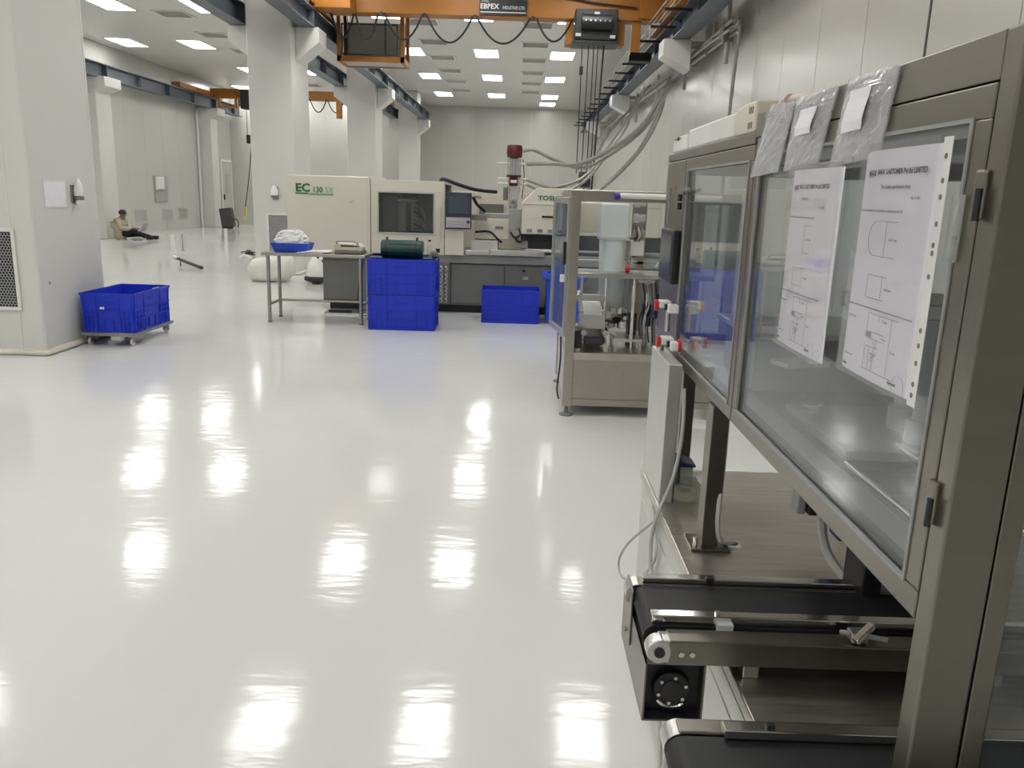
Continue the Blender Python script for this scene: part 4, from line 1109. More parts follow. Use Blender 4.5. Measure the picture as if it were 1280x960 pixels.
# inside: shelf, feeder barrel, little conveyor, jig table, columns
sh = box('shelf_plate', 'alu', gm, 0.42, 1.36, 5.64, 6.0, 0.955, 0.985, 0.003)
for x in (0.45, 0.62, 0.82, 1.02, 1.3): build(MB().cyl((x, 5.68, 0.45), (x, 5.68, 0.955), 0.009, n=8), 'shelf_rod', 'chrome', gm, smooth=True)
box('shelf_rail', 'alu', gm, 0.42, 0.62, 5.66, 5.70, 0.79, 0.83, 0.003)
build(MB().lathe((0.685, 5.92, 0), [(0.075, 0.72), (0.085, 0.74), (0.098, 1.0), (0.105, 1.20), (0.105, 1.215), (0.09, 1.215)], 22), 'feeder_barrel', 'white_soft', gm, smooth=True)
build(MB().box(0.575, 0.775, 5.82, 6.0, 1.215, 1.46), 'feeder_hopper', 'white_soft', gm, 0.012)
box('barrel_band', 'grey_lt', gm, 0.57, 0.785, 5.81, 6.01, 1.205, 1.222, 0.003)
build(MB().box(0.40, 0.60, 6.05, 6.3, 1.24, 1.46), 'rear_box', 'offwhite', gm, 0.01)
for j in range(5):
    build(MB().cbox((0.86, 5.95, 1.25 + .055 * j), (0.085, 0.06, 0.045)), 'valve_block', ('grey_lt', 'grey_dk')[j % 2], gm, 0.004)
build(MB().cyl((0.815, 5.93, 1.03), (0.815, 5.93, 1.47), 0.008, n=8), 'sensor_rod', 'chrome', gm)
build(MB().cbox((0.85, 5.93, 1.15), (0.10, 0.07, 0.11)), 'drive_box', 'white', gm, 0.006)
build(MB().cbox((0.77, 5.88, 1.13), (0.05, 0.05, 0.14)), 'cylinder_body', 'grey_md', gm, 0.01)
build(MB().cyl((0.765, 5.80, 1.01), (0.79, 5.80, 1.01), 0.028, n=12), 'indicator_knob', 'red', gm, smooth=True)
for k in range(3): build(MB().tube([(0.83 + .02 * k, 5.9, 1.30), (0.84 + .02 * k, 5.86, 1.24), (0.83 + .015 * k, 5.9, 1.2)], 0.007, 6, 4), 'air_tube', ('dark_red', 'cable_grey', 'grey_dk')[k], gm, smooth=True)
build(MB().cbox((1.08, 6.1, 1.16), (0.05, 0.05, 0.12)), 'filter_bowl', 'yellow_bright', gm, 0.012)
build(MB().tube([(1.02, 6.05, 1.0), (1.08, 6.05, 1.08), (1.18, 6.05, 1.2)], 0.014, 8, 4), 'tilt_arm', 'grey_lt', gm, smooth=True)
build(MB().cbox((1.12, 6.0, 1.02), (0.16, 0.1, 0.05)), 'linear_slide', 'grey_lt', gm, 0.006)
# feed chute
ch = MB().box(0.445, 0.62, 5.62, 5.66, 0.60, 0.70)
ch.prism([(5.64, 0.70), (5.64, 0.68), (6.0, 0.78), (6.0, 0.80)], 'x', 0.445, 0.62)
ch = build(ch, 'feed_chute', 'alu', gm, 0.003)
for x in (0.445, 0.595): build(MB().prism([(5.64, 0.70), (6.0, 0.80), (6.0, 0.825), (5.64, 0.73)], 'x', x, x + .025), 'chute_rail', 'chrome', ch, 0.002)
cvb = build(MB().box(0.47, 0.62, 5.52, 6.2, 0.50, 0.56), 'belt_unit', 'black', gm, 0.025)
for x in (0.462, 0.622): box('belt_side', 'grey_lt', cvb, x, x + .010, 5.55, 6.2, 0.51, 0.55)
for x in (0.47, 0.62): build(MB().cyl((x, 5.53, 0.585), (x, 5.56, 0.585), 0.02, n=12), 'roller_cap', 'chrome', gm, smooth=True)
box('motor_block', 'black', gm, 0.41, 0.46, 5.54, 5.72, 0.47, 0.60, 0.012)
for x in (0.42, 0.61): box('stand_leg', 'alu', gm, x, x + .03, 5.55, 5.58, 0.452, 0.50)
jt = box('jig_table', 'alu', gm, 0.68, 0.88, 5.56, 5.85, 0.525, 0.548, 0.003)
for x in (0.685, 0.855):
    for y in (5.57, 5.82): box('jig_leg', 'alu', jt, x, x + .02, y, y + .02, 0.452, 0.525)
build(MB().prism([(0.64, 0.60), (0.70, 0.548), (0.72, 0.548), (0.67, 0.62)], 'y', 5.6, 5.8), 'side_guide', 'alu', gm, 0.002)
build(MB().lathe((0.70, 5.92, 0), [(0.10, 0.62), (0.12, 0.64), (0.12, 0.69), (0.08, 0.72)], 18), 'bowl_feeder', 'steel', gm, smooth=True)
random.seed(11)
for k in range(16):
    x = 0.60 + .20 * random.random(); y = 5.72 + .14 * random.random(); z = 0.58 + .14 * random.random()
    e = (0.02 + .04 * random.random(), 0.02 + .03 * random.random(), 0.02 + .03 * random.random())
    build(MB().cbox((x, y, z), e, (0, 0, random.random())), 'fixture_block', random.choice(('black', 'alu', 'chrome', 'grey_dk', 'white')), gm, 0.003)
for k, x in enumerate((0.80, 0.90, 0.99, 1.10)):
    box('press_column', 'steel' if k % 2 else 'grey_md', gm, x, x + .055, 5.80, 5.86, 0.452, 0.955, 0.004)
    build(MB().cbox((x + .03, 5.77, 0.62 + .07 * k), (0.06, 0.06, 0.16)), 'press_head', 'black', gm, 0.006)
    build(MB().cyl((x + .02, 5.74, 0.5), (x + .02, 5.74, 0.9), 0.008, n=8), 'guide_rod', 'chrome', gm)
for k in range(6):
    x = 0.88 + .03 * k
    build(MB().tube([(x, 5.72, 0.93), (x + .02, 5.69, 0.80 - .03 * k), (x - .01, 5.70, 0.66), (x + .01, 5.72, 0.50)], 0.005, 6, 4), 'air_tube', ('black', 'grey_lt', 'navy')[k % 3], gm, smooth=True)
box('label_strip', 'grey_md', gm, 0.84, 0.95, 5.635, 5.64, 0.93, 0.95)
# coiled air hose beside it
co = thing('coil_hose', 'dark coiled air hose hanging beside the glazed machine base', 'hose', (1.16, 5.40, 0.0))
pts = []
for k in range(13 * 10 + 1):
    t = 2 * math.pi * k / 10
    pts.append((1.17 + .028 * math.cos(t), 5.40 + .028 * math.sin(t), 0.02 + .40 * k / 130))
build(MB().tube(pts, 0.0075, 6, smooth=False), 'coil', 'navy', co, smooth=True)
build(MB().tube([(1.198, 5.40, 0.42), (1.20, 5.43, 0.45), (1.19, 5.48, 0.46)], 0.0075, 6), 'coil_end', 'navy', co, smooth=True)

# ================================================================ stainless enclosure machine at the aisle
em = thing('enclosure_machine', 'large stainless steel enclosure machine with hinged glass doors beside the aisle', 'machine', (0.9, 1.7, 0))
XD_, XB = 0.495, 1.36                 # door face and rear of the enclosure
box('base_cabinet', 'steel_lt', em, 0.437, 1.34, 0.62, 2.55, 0.02, 0.598, 0.004)
for z0, z1 in ((0.545, 0.598), (0.03, 0.54)):
    box('side_panel', 'steel_lt', em, 0.431, 0.437, 0.62, 2.52, z0, z1, 0.002)
tt = box('table_top', 'steel_top', em, 0.43, 1.36, 0.60, 2.56, 0.60, 0.63, 0.003)
# tall duct leg at the far corner
box('duct_leg', 'steel_lt', em, 0.436, 0.475, 2.25, 2.55, 0.63, 1.045, 0.003)
# posts between table and enclosure
for x, y in ((0.492, 1.935), (1.28, 1.935), (1.28, 0.9), (1.28, 2.7), (0.56, 2.62)):
    z0 = 0.63 if y < 2.56 else 0.0
    p = box('support_post', 'steel_e', em, x, x + .042, y, y + .06, z0, 1.005, 0.002)
    if z0: build(MB().box(x - .03, x + .07, y - .02, y + .08, z0, z0 + .008), 'foot_plate', 'steel_e', p, 0.002)
build(MB().cyl((0.475, 1.93, 0.638), (0.475, 1.93, 0.665), 0.006, n=8), 'foot_bolt', 'chrome', em)
box('cable_gland', 'ink_white', em, 0.555, 0.60, 1.95, 1.99, 0.63, 0.632)
build(MB().cyl((0.585, 1.97, 0.632), (0.585, 1.97, 0.634), 0.012, n=12), 'gland_hole', 'black', em)
build(MB().tube([(0.538, 1.97, 1.0), (0.538, 1.965, 0.85), (0.527, 1.93, 0.755), (0.527, 1.925, 0.70), (0.54, 1.93, 0.655), (0.585, 1.97, 0.636)], 0.006, 6), 'post_cable', 'cable_grey', em, smooth=True)
# near corner post and end face
box('corner_post', 'steel_e', em, XD_, 0.556, 0.865, 0.90, 0.63, 1.682, 0.003)
box('end_door_frame', 'steel_e', em, 0.559, 0.585, 0.868, 0.89, 0.63, 1.66, 0.002)
box('end_door_frame', 'steel_e', em, 1.25, 1.30, 0.868, 0.89, 0.63, 1.66, 0.002)
box('end_door_frame', 'steel_eh', em, 0.585, 1.25, 0.868, 0.89, 1.60, 1.66, 0.002)
box('end_pane', 'glass', em, 0.585, 1.25, 0.876, 0.881, 0.64, 1.60)
box('end_header', 'steel_eh', em, 0.556, XB, 0.865, 0.90, 1.662, 1.682, 0.002)
# far posts and rear frame
box('far_post', 'steel_e', em, XD_, 0.53, 2.525, 2.83, 1.005, 1.618, 0.003)
box('far_header', 'steel_eh', em, 0.53, XB, 2.79, 2.83, 1.58, 1.624, 0.003)
box('far_rail', 'steel_eh', em, 0.53, XB, 2.79, 2.83, 1.005, 1.05, 0.003)
box('far_pane', 'glass', em, 0.53, XB, 2.805, 2.81, 1.05, 1.60)
for y in (0.90, 1.77, 2.79): box('rear_post', 'steel_e', em, XB - .04, XB, y, y + .04, 1.005, 1.626, 0.002)
for z in (1.005, 1.58): box('rear_rail', 'steel_eh', em, XB - .04, XB, 0.94, 2.79, z, z + .045, 0.002)
# header along the aisle and roof
box('header_plate', 'steel_eh', em, XD_, 0.515, 0.90, 1.80, 1.632, 1.682, 0.002)
box('header_plate', 'steel_eh', em, XD_, 0.53, 1.80, 2.83, 1.62, 1.645, 0.002)
box('roof_plate', 'steel_eh', em, 0.53, XB, 0.90, 2.83, 1.626, 1.64, 0.002)
box('sill_rail', 'steel_eh', em, 0.515, 0.55, 0.90, 2.525, 1.005, 1.035, 0.002)

def glass_door(y0, y1, z0, z1, t):
    d_ = build(MB().frame('x', y0, y1, z0, z1, t, XD_, XD_ + .022), 'glass_door', 'steel_eh', em, 0.002)
    build(MB().frame('x', y0 + t - .003, y1 - t + .003, z0 + t - .003, z1 - t + .003, 0.005, XD_ - .002, XD_ + .003), 'pane_gasket', 'grey_md', d_)
    box('door_pane', 'glass', d_, XD_ + .006, XD_ + .011, y0 + t, y1 - t, z0 + t, z1 - t)
    return d_
d1 = glass_door(0.903, 1.785, 1.012, 1.630, 0.036)
d2_ = glass_door(1.793, 2.522, 1.012, 1.618, 0.033)
for z in (1.515, 1.165):
    h_ = build(MB().box(XD_ - .006, XD_ + .002, 0.888, 0.908, z - .026, z + .026), 'hinge', 'steel_e', d1, 0.003)
    build(MB().cyl((XD_ - .007, 0.892, z - .028), (XD_ - .007, 0.892, z + .006), 0.004, n=10), 'hinge_pin', 'black', h_, smooth=True)
for z in (1.48, 1.505): build(MB().cyl((XD_ - .012, 2.517, z - .010), (XD_ - .012, 2.517, z + .010), 0.007, n=10), 'door_lock', 'black', d2_, smooth=True)
build(MB().tube([(XD_ - .002, 2.49, 1.515), (XD_ - .012, 2.48, 1.525), (XD_ - .012, 2.42, 1.53), (XD_ - .004, 2.40, 1.525)], 0.005, 6, 4), 'lock_cable', 'grey_dk', d2_, smooth=True)
box('grip_slot', 'grey_dk', em, XD_ - .002, XD_ + .001, 2.745, 2.78, 1.42, 1.535)
lettering('v', 0.03, 'red', em, (XD_ - .002, 2.66, 1.53), (0, -1, 0), (0, 0, 1))
# operator screen on the far post
hm = build(MB().cbox((0.484, 2.635, 1.325), (0.022, 0.225, 0.165)), 'operator_screen', 'black', em, 0.005)
build(MB().cbox((0.4722, 2.635, 1.33), (0.003, 0.19, 0.125)), 'display', 'screen', hm)
# pneumatic valves on the duct leg
for zz, yy in ((1.185, 2.50), (1.085, 2.42)):
    v_ = build(MB().cbox((0.456, yy, zz), (0.035, 0.05, 0.022)), 'air_valve', 'white', em, 0.004)
    build(MB().cbox((0.474, yy - .05, zz - .008), (0.030, 0.04, 0.026)), 'valve_body', 'white', v_, 0.004)
    build(MB().cyl((0.436, yy + .0, zz - .004), (0.426, yy + .0, zz - .004), 0.017, n=14), 'valve_knob', 'red', v_, smooth=True)
    build(MB().cyl((0.452, yy - .03, zz - .006), (0.47, yy - .03, zz - .006), 0.010, n=12), 'valve_collar', 'black', v_, smooth=True)
build(MB().cyl((0.487, 2.36, 1.08), (0.478, 2.36, 1.08), 0.020, n=14), 'side_knob', 'red', em, smooth=True)
build(MB().cyl((0.448, 2.47, 1.045), (0.448, 2.47, 1.075), 0.012, n=10), 'valve_stem', 'alu', em, smooth=True)
build(MB().cyl((0.470, 2.50, 1.10), (0.470, 2.50, 1.18), 0.008, n=10), 'valve_stem', 'alu', em, smooth=True)
# inside the enclosure: indexing plate, dark gearbox, columns, rods
box('inner_floor', 'steel_top', em, 0.55, 1.32, 0.90, 2.79, 1.006, 1.014, 0.002)
box('inner_ledge', 'steel_lt', em, 0.548, 0.60, 0.92, 2.52, 1.014, 1.034, 0.003)
box('index_plate', 'alu', em, 0.62, 1.25, 1.45, 1.80, 1.035, 1.055, 0.003)
box('drive_cover', 'grey_dk', em, 0.60, 1.25, 2.0, 2.3, 1.035, 1.17, 0.006)
box('drive_lid', 'steel_lt', em, 0.58, 1.28, 1.98, 2.34, 1.17, 1.185, 0.004)
for x, y in ((0.80, 1.62), (0.79, 1.52), (1.1, 1.62), (1.12, 1.5)):
    c_ = build(MB().cyl((x, y, 1.055), (x, y, 1.30), 0.018, n=14), 'guide_column', 'grey_lt', em, smooth=True)
    build(MB().cyl((x, y, 1.055), (x, y, 1.10), 0.028, n=14), 'column_collar', 'grey_lt', c_, smooth=True)
box('cross_beam', 'steel_lt', em, 0.66, 1.25, 1.46, 1.66, 1.30, 1.33, 0.004)
box('lower_beam', 'steel_lt', em, 0.72, 1.28, 1.30, 1.36, 1.02, 1.05, 0.003)
build(MB().cyl((0.625, 1.02, 1.03), (0.625, 1.45, 1.03), 0.006, n=10), 'guide_rod', 'chrome', em, smooth=True)
build(MB().cyl((0.74, 1.0, 1.05), (0.74, 1.5, 1.05), 0.008, n=10), 'guide_rod', 'chrome', em, smooth=True)
build(MB().cbox((0.68, 1.90, 1.13), (0.12, 0.07, 0.012), (0, 0, .3)), 'sensor_plate', 'steel_lt', em, 0.003)
build(MB().cbox((0.66, 1.74, 1.063), (0.04, 0.02, 0.014), (0, 0, .4)), 'clamp_jaw', 'chrome', em, 0.003)
build(MB().tube([(0.60, 0.95, 1.585), (0.66, 1.2, 1.59), (0.66, 1.6, 1.585), (0.7, 2.3, 1.58)], 0.012, 8), 'cable_conduit', 'grey_lt', em, smooth=True)
# actuators hanging under the enclosure
a1 = build(MB().cbox((0.79, 1.96, 0.77), (0.07, 0.06, 0.08)), 'actuator', 'black', em, 0.006)
build(MB().cbox((0.742, 1.97, 0.765), (0.022, 0.045, 0.075)), 'actuator_face', 'grey_lt', a1, 0.004)
build(MB().tube([(0.745, 1.98, 0.805), (0.725, 1.99, 0.825), (0.715, 2.0, 0.845), (0.72, 2.0, 0.86)], 0.006, 6, 4), 'actuator_lead', 'black', a1, smooth=True)
box('actuator_mount', 'grey_dk', em, 0.80, 0.84, 1.94, 1.99, 0.81, 1.006)
build(MB().tube([(0.73, 1.78, 0.99), (0.715, 1.76, 0.84), (0.72, 1.72, 0.74), (0.75, 1.66, 0.69)], 0.011, 8), 'grey_hose', 'cable_grey', em, smooth=True)
a2 = build(MB().cbox((0.77, 1.70, 0.80), (0.09, 0.06, 0.05)), 'valve_bank', 'navy', em, 0.006)
m_ = build(MB().cyl((0.76, 1.60, 0.735), (0.88, 1.60, 0.735), 0.048, n=20), 'drive_motor', 'grey_md', em, 0.004, True)
build(MB().cbox((0.755, 1.60, 0.735), (0.04, 0.10, 0.10)), 'motor_flange', 'black', m_, 0.004)
box('motor_mount', 'grey_dk', em, 0.80, 0.86, 1.58, 1.62, 0.63, 0.70)
box('motor_hanger', 'grey_dk', em, 0.78, 0.80, 1.68, 1.72, 0.82, 1.005)
box('drive_bracket', 'black', em, 1.0, 1.12, 1.50, 1.70, 0.64, 0.80, 0.006)
build(MB().cyl((0.86, 1.50, 0.66), (0.86, 1.50, 0.68), 0.008, n=8), 'cap_screw', 'chrome', em)

# cables draped over the table edge
k1 = thing('white_cable', 'white cable draped from the duct leg over the table edge', 'cable', (0.41, 2.2, 0.0))
build(MB().tube([(0.482, 2.235, 0.98), (0.478, 2.20, 0.86), (0.46, 2.18, 0.74), (0.427, 2.17, 0.645), (0.415, 2.2, 0.556), (0.415, 2.195, 0.47), (0.418, 2.16, 0.42), (0.418, 1.95, 0.2), (0.40, 1.7, 0.012), (0.40, 1.4, 0.012)], 0.0055, 8), 'cord', 'cable_grey', k1, smooth=True)
k2 = thing('white_cable', 'thin white cable loop hanging beside the base cabinet', 'cable', (0.40, 2.3, 0.0))
build(MB().tube([(0.425, 2.20, 0.60), (0.40, 2.327, 0.50), (0.38, 2.45, 0.40), (0.375, 2.55, 0.30), (0.38, 2.50, 0.27), (0.40, 2.33, 0.34), (0.418, 2.20, 0.45), (0.42, 2.15, 0.52), (0.424, 2.22, 0.57), (0.427, 2.30, 0.60)], 0.0042, 8), 'cord', 'cable_grey', k2, smooth=True)
k3 = thing('black_cable', 'black cable running up the duct leg edge', 'cable', (0.482, 2.24, 0.8))
build(MB().tube([(0.484, 2.235, 0.70), (0.484, 2.24, 0.85), (0.484, 2.24, 0.98)], 0.0055, 6), 'cord', 'black', k3, smooth=True)

# tape box on the table
tx = thing('clear_box', 'clear plastic box on the steel table holding a tape roll', 'box', (0.515, 2.28, 0.63))
q = MB()
q.box(0.478, 0.558, 2.25, 2.33, 0.6305, 0.633)
for b in ((0.478, 0.480, 2.25, 2.33), (0.556, 0.558, 2.25, 2.33), (0.48, 0.556, 2.25, 2.252), (0.48, 0.556, 2.328, 2.33)): q.box(*b, 0.633, 0.685)
build(q, 'box_walls', 'box_clear', tx)
rl = thing('tape_roll', 'yellow adhesive tape roll inside the clear box', 'tape', (0.518, 2.29, 0.633))
build(MB().lathe((0.518, 2.29, 0), [(0.022, 0.634), (0.034, 0.634), (0.034, 0.658), (0.022, 0.658), (0.022, 0.634)], 24), 'tape_body', 'tape', rl, smooth=True)
build(MB().lathe((0.518, 2.29, 0), [(0.0195, 0.634), (0.0215, 0.634), (0.0215, 0.657), (0.0195, 0.657), (0.0195, 0.634)], 24), 'tape_core', 'grey_md', rl, smooth=True)
bxw = thing('white_carton', 'small white carton behind the clear tape box', 'carton', (0.52, 2.42, 0.63))
box('carton_body', 'white', bxw, 0.485, 0.56, 2.38, 2.45, 0.63, 0.70, 0.002)
box('carton_flap', 'white_metal', bxw, 0.485, 0.56, 2.379, 2.3805, 0.69, 0.70)
gl_ = thing('folded_cloth', 'folded navy blue cloth on the white carton', 'cloth', (0.52, 2.42, 0.70))
build(MB().prism([(0.488, 0.7003), (0.565, 0.7003), (0.568, 0.706), (0.53, 0.716), (0.505, 0.722), (0.486, 0.712)], 'y', 2.37, 2.455), 'cloth_fold', 'navy', gl_, 0.004)
build(MB().prism([(0.495, 0.709), (0.55, 0.709), (0.52, 0.722), (0.50, 0.727)], 'y', 2.38, 2.45), 'cloth_top_fold', 'navy', gl_, 0.003)

# ---------------------------------------------------------------- belt conveyors reaching out over the aisle
cv = thing('belt_conveyor', 'narrow belt conveyor with black drive box reaching over the table edge', 'conveyor', (0.6, 1.48, 0.63))
bl = MB()
n = 8; ra = 0.022; zc = 0.686
outl = [(0.285 + ra * math.cos(math.radians(90 + 180 * k / n)), zc + ra * math.sin(math.radians(90 + 180 * k / n))) for k in range(n + 1)] + [(1.25, zc - ra), (1.25, zc + ra)]
bl.prism(outl, 'y', 1.405, 1.565)
build(bl, 'belt', 'rubber', cv, 0.0, True)
sp_ = box('side_plate', 'steel_eh', cv, 0.302, 1.25, 1.352, 1.398, 0.658, 0.707, 0.003)
for x in (0.325, 0.345): build(MB().cyl((x, 1.353, 0.682), (x, 1.347, 0.682), 0.0055, n=10), 'side_bolt', 'chrome', sp_)
sb = MB().lathe((0.285, 1.352, 0.683), [(0.022, 0.0), (0.024, 0.003), (0.024, 0.03)], 20, 'y')
build(sb, 'bearing_end', 'alu', cv, smooth=True)
box('bearing_arm', 'alu', cv, 0.285, 0.315, 1.353, 1.392, 0.661, 0.706, 0.003)
build(MB().cyl((0.285, 1.349, 0.683), (0.285, 1.353, 0.683), 0.010, n=16), 'bearing_bore', 'black', cv)
box('rear_side_plate', 'steel_eh', cv, 0.275, 1.25, 1.572, 1.61, 0.660, 0.708, 0.003)
build(MB().cyl((0.275, 1.572, 0.683), (0.275, 1.612, 0.683), 0.0245, n=18), 'rear_bearing_end', 'alu', cv, smooth=True)
gr1 = box('guide_rail', 'chrome', cv, 0.278, 1.2, 1.412, 1.436, 0.710, 0.726, 0.002)
build(MB().cyl((0.405, 1.424, 0.726), (0.405, 1.424, 0.731), 0.005, n=10), 'rail_screw', 'chrome', gr1)
box('rail_block', 'grey_lt', cv, 0.40, 0.43, 1.395, 1.412, 0.700, 0.718)
gr2 = box('rear_guide_rail', 'chrome', cv, 0.285, 1.2, 1.575, 1.60, 0.708, 0.722, 0.002)
build(MB().cbox((0.425, 1.575, 0.722), (0.018, 0.012, 0.012)), 'rail_clip', 'black', gr2, 0.002)
mbx = MB()
x0, x1, y0, y1, z0, z1 = 0.262, 0.376, 1.358, 1.67, 0.535, 0.658
for b in ((x0, x0 + .003, y0, y1, z0, z1), (x1 - .003, x1, y0, y1, z0, z1), (x0, x1, y0, y1, z0, z0 + .003), (x0, x1, y0, y1, z1 - .003, z1), (x0, x1, y1 - .003, y1, z0, z1)):
    mbx.box(*b)
mbx = build(mbx, 'drive_box', 'steel_e', cv)
box('box_lining', 'black', mbx, x0 + .0031, x1 - .0031, y0 + .03, y0 + .034, z0 + .0031, z1 - .0031)
for b in ((x0 + .0031, x0 + .005, y0 + .001, y0 + .03, z0 + .004, z1 - .004), (x1 - .005, x1 - .0031, y0 + .001, y0 + .03, z0 + .004, z1 - .004), (x0 + .004, x1 - .004, y0 + .001, y0 + .03, z0 + .0031, z0 + .005), (x0 + .004, x1 - .004, y0 + .001, y0 + .03, z1 - .005, z1 - .0031)):
    box('box_lining', 'black', mbx, *b)
build(MB().cyl((0.318, y0 + .012, 0.594), (0.318, y0 + .03, 0.594), 0.036, n=28), 'motor_face', 'hoist', mbx, 0.003, True)
build(MB().cyl((0.318, y0 + .008, 0.594), (0.318, y0 + .012, 0.594), 0.020, n=24), 'motor_hub', 'black', mbx, 0.002, True)
for k in range(6):
    t = math.radians(60 * k + 20)
    build(MB().cyl((0.318 + .027 * math.cos(t), y0 + .009, 0.594 + .027 * math.sin(t)), (0.318 + .027 * math.cos(t), y0 + .012, 0.594 + .027 * math.sin(t)), 0.0035, n=8), 'motor_screw', 'chrome', mbx)
pts = [(0.318 + .034 * math.cos(math.radians(a)), y0 + .010, 0.594 + .034 * math.sin(math.radians(a))) for a in range(215, 320, 12)]
build(MB().tube(pts, 0.0028, 6, 2), 'motor_ring', 'chrome', mbx, smooth=True)
box('cover_strip', 'steel_e', mbx, x0 - .004, x0, y0 + .18, y0 + .26, z0 + .05, z1 + .05, 0.001)
for z in (0.60, 0.69): build(MB().cyl((x0 - .004, y0 + .22, z), (x0 - .008, y0 + .22, z), 0.005, n=8), 'cover_screw', 'grey_dk', mbx)
build(MB().tube([(0.376, 1.40, 0.646), (0.40, 1.40, 0.642), (0.44, 1.41, 0.645), (0.47, 1.42, 0.652)], 0.004, 6), 'drive_lead', 'black', cv, smooth=True)
box('foot_clamp', 'alu', cv, 0.445, 0.475, 1.36, 1.40, 0.631, 0.658, 0.002)
box('foot_clamp', 'alu', cv, 0.9, 0.93, 1.36, 1.40, 0.631, 0.658, 0.002)
box('under_pan', 'grey_dk', cv, 0.44, 1.25, 1.41, 1.56, 0.640, 0.663)
pg = build(MB().cbox((0.66, 1.36, 0.732), (0.05, 0.014, 0.012), (0, -.5, .5)), 'stop_finger', 'chrome', cv, 0.002)
build(MB().cbox((0.655, 1.375, 0.718), (0.03, 0.03, 0.02)), 'stop_block', 'alu', cv, 0.003)
build(MB().tube([(0.63, 1.39, 0.716), (0.66, 1.365, 0.725), (0.70, 1.35, 0.725)], 0.005, 6, 4), 'stop_lead', 'grey_md', cv, smooth=True)

cw2 = thing('belt_conveyor', 'wide black belt conveyor nearest the enclosure corner post', 'conveyor', (0.6, 0.95, 0.63))
zc = 0.678; ra = 0.027
outl = [(0.275 + ra * math.cos(math.radians(90 + 180 * k / n)), zc + ra * math.sin(math.radians(90 + 180 * k / n))) for k in range(n + 1)] + [(1.2, zc - ra), (1.2, zc + ra)]
build(MB().prism(outl, 'y', 0.66, 1.085), 'belt', 'rubber', cw2, 0.0, True)
box('rear_side_plate', 'steel_eh', cw2, 0.27, 1.2, 1.09, 1.125, 0.648, 0.708, 0.003)
box('front_side_plate', 'steel_eh', cw2, 0.27, 1.2, 0.63, 0.655, 0.648, 0.708, 0.003)
gr3 = box('guide_rail', 'chrome', cw2, 0.335, 1.2, 1.075, 1.10, 0.709, 0.724, 0.002)
build(MB().cbox((0.405, 1.085, 0.727), (0.012, 0.010, 0.006)), 'rail_screw', 'black', gr3)
build(MB().cyl((0.275, 1.09, 0.678), (0.275, 1.128, 0.678), 0.027, n=18), 'bearing_end', 'alu', cw2, smooth=True)
for y in (0.64, 1.10): box('foot_block', 'alu', cw2, 0.6, 0.64, y, y + .02, 0.63, 0.65)
build(MB().tube([(0.275, 1.125, 0.67), (0.262, 1.135, 0.60), (0.268, 1.13, 0.5)], 0.006, 6, 4), 'drive_lead', 'cable_grey', cw2, smooth=True)

# ---------------------------------------------------------------- unit and hose on the enclosure roof
ac = thing('cable_trunk', 'white boxed cable trunk with slotted end cap on the enclosure roof', 'trunking', (0.55, 2.4, 1.655))
box('trunk', 'white', ac, 0.500, 0.565, 1.98, 2.54, 1.6455, 1.704, 0.006)
build(MB().prism([(1.82, 1.6455), (1.82, 1.712), (1.92, 1.712), (1.97, 1.708), (2.0, 1.695), (2.0, 1.65), (1.98, 1.6455)], 'x', 0.496, 0.575), 'end_cap', 'offwhite', ac, 0.006)
for k in range(3):
    for z in (1.662, 1.694):
        box('vent_slot', 'black', ac, 0.4952, 0.4965, 1.84 + .013 * k, 1.845 + .013 * k, z - .008, z + .006)
build(MB().cyl((0.545, 1.821, 1.69), (0.545, 1.814, 1.69), 0.018, n=14), 'cable_entry', 'black', ac)
hb_ = thing('flexible_hose', 'beige ribbed hose leaving the slotted cap on the roof', 'hose', (0.55, 2.0, 1.7))
build(MB().tube([(0.545, 1.82, 1.69), (0.55, 1.77, 1.70), (0.565, 1.70, 1.70), (0.60, 1.60, 1.68), (0.63, 1.52, 1.66)], 0.014, 10), 'hose', 'hose_pink', hb_, smooth=True)
for k in range(6):
    y = 1.815 - .012 * k
    build(MB().cyl((0.546, y, 1.6905 + .002 * k), (0.5465, y - .004, 1.691 + .002 * k), 0.016, n=12), 'rib', 'hose_pink', hb_, smooth=True)
wsq = thing('switch_box', 'small white switch box with black screw on the enclosure roof end', 'box', (0.52, 2.66, 1.655))
box('switch_body', 'white', wsq, 0.50, 0.56, 2.57, 2.79, 1.6455, 1.695, 0.006)
build(MB().cyl((0.4995, 2.70, 1.688), (0.497, 2.70, 1.688), 0.007, n=10), 'switch_screw', 'black', wsq)
box('switch_arm', 'black', wsq, 0.497, 0.4995, 2.67, 2.765, 1.686, 1.690)

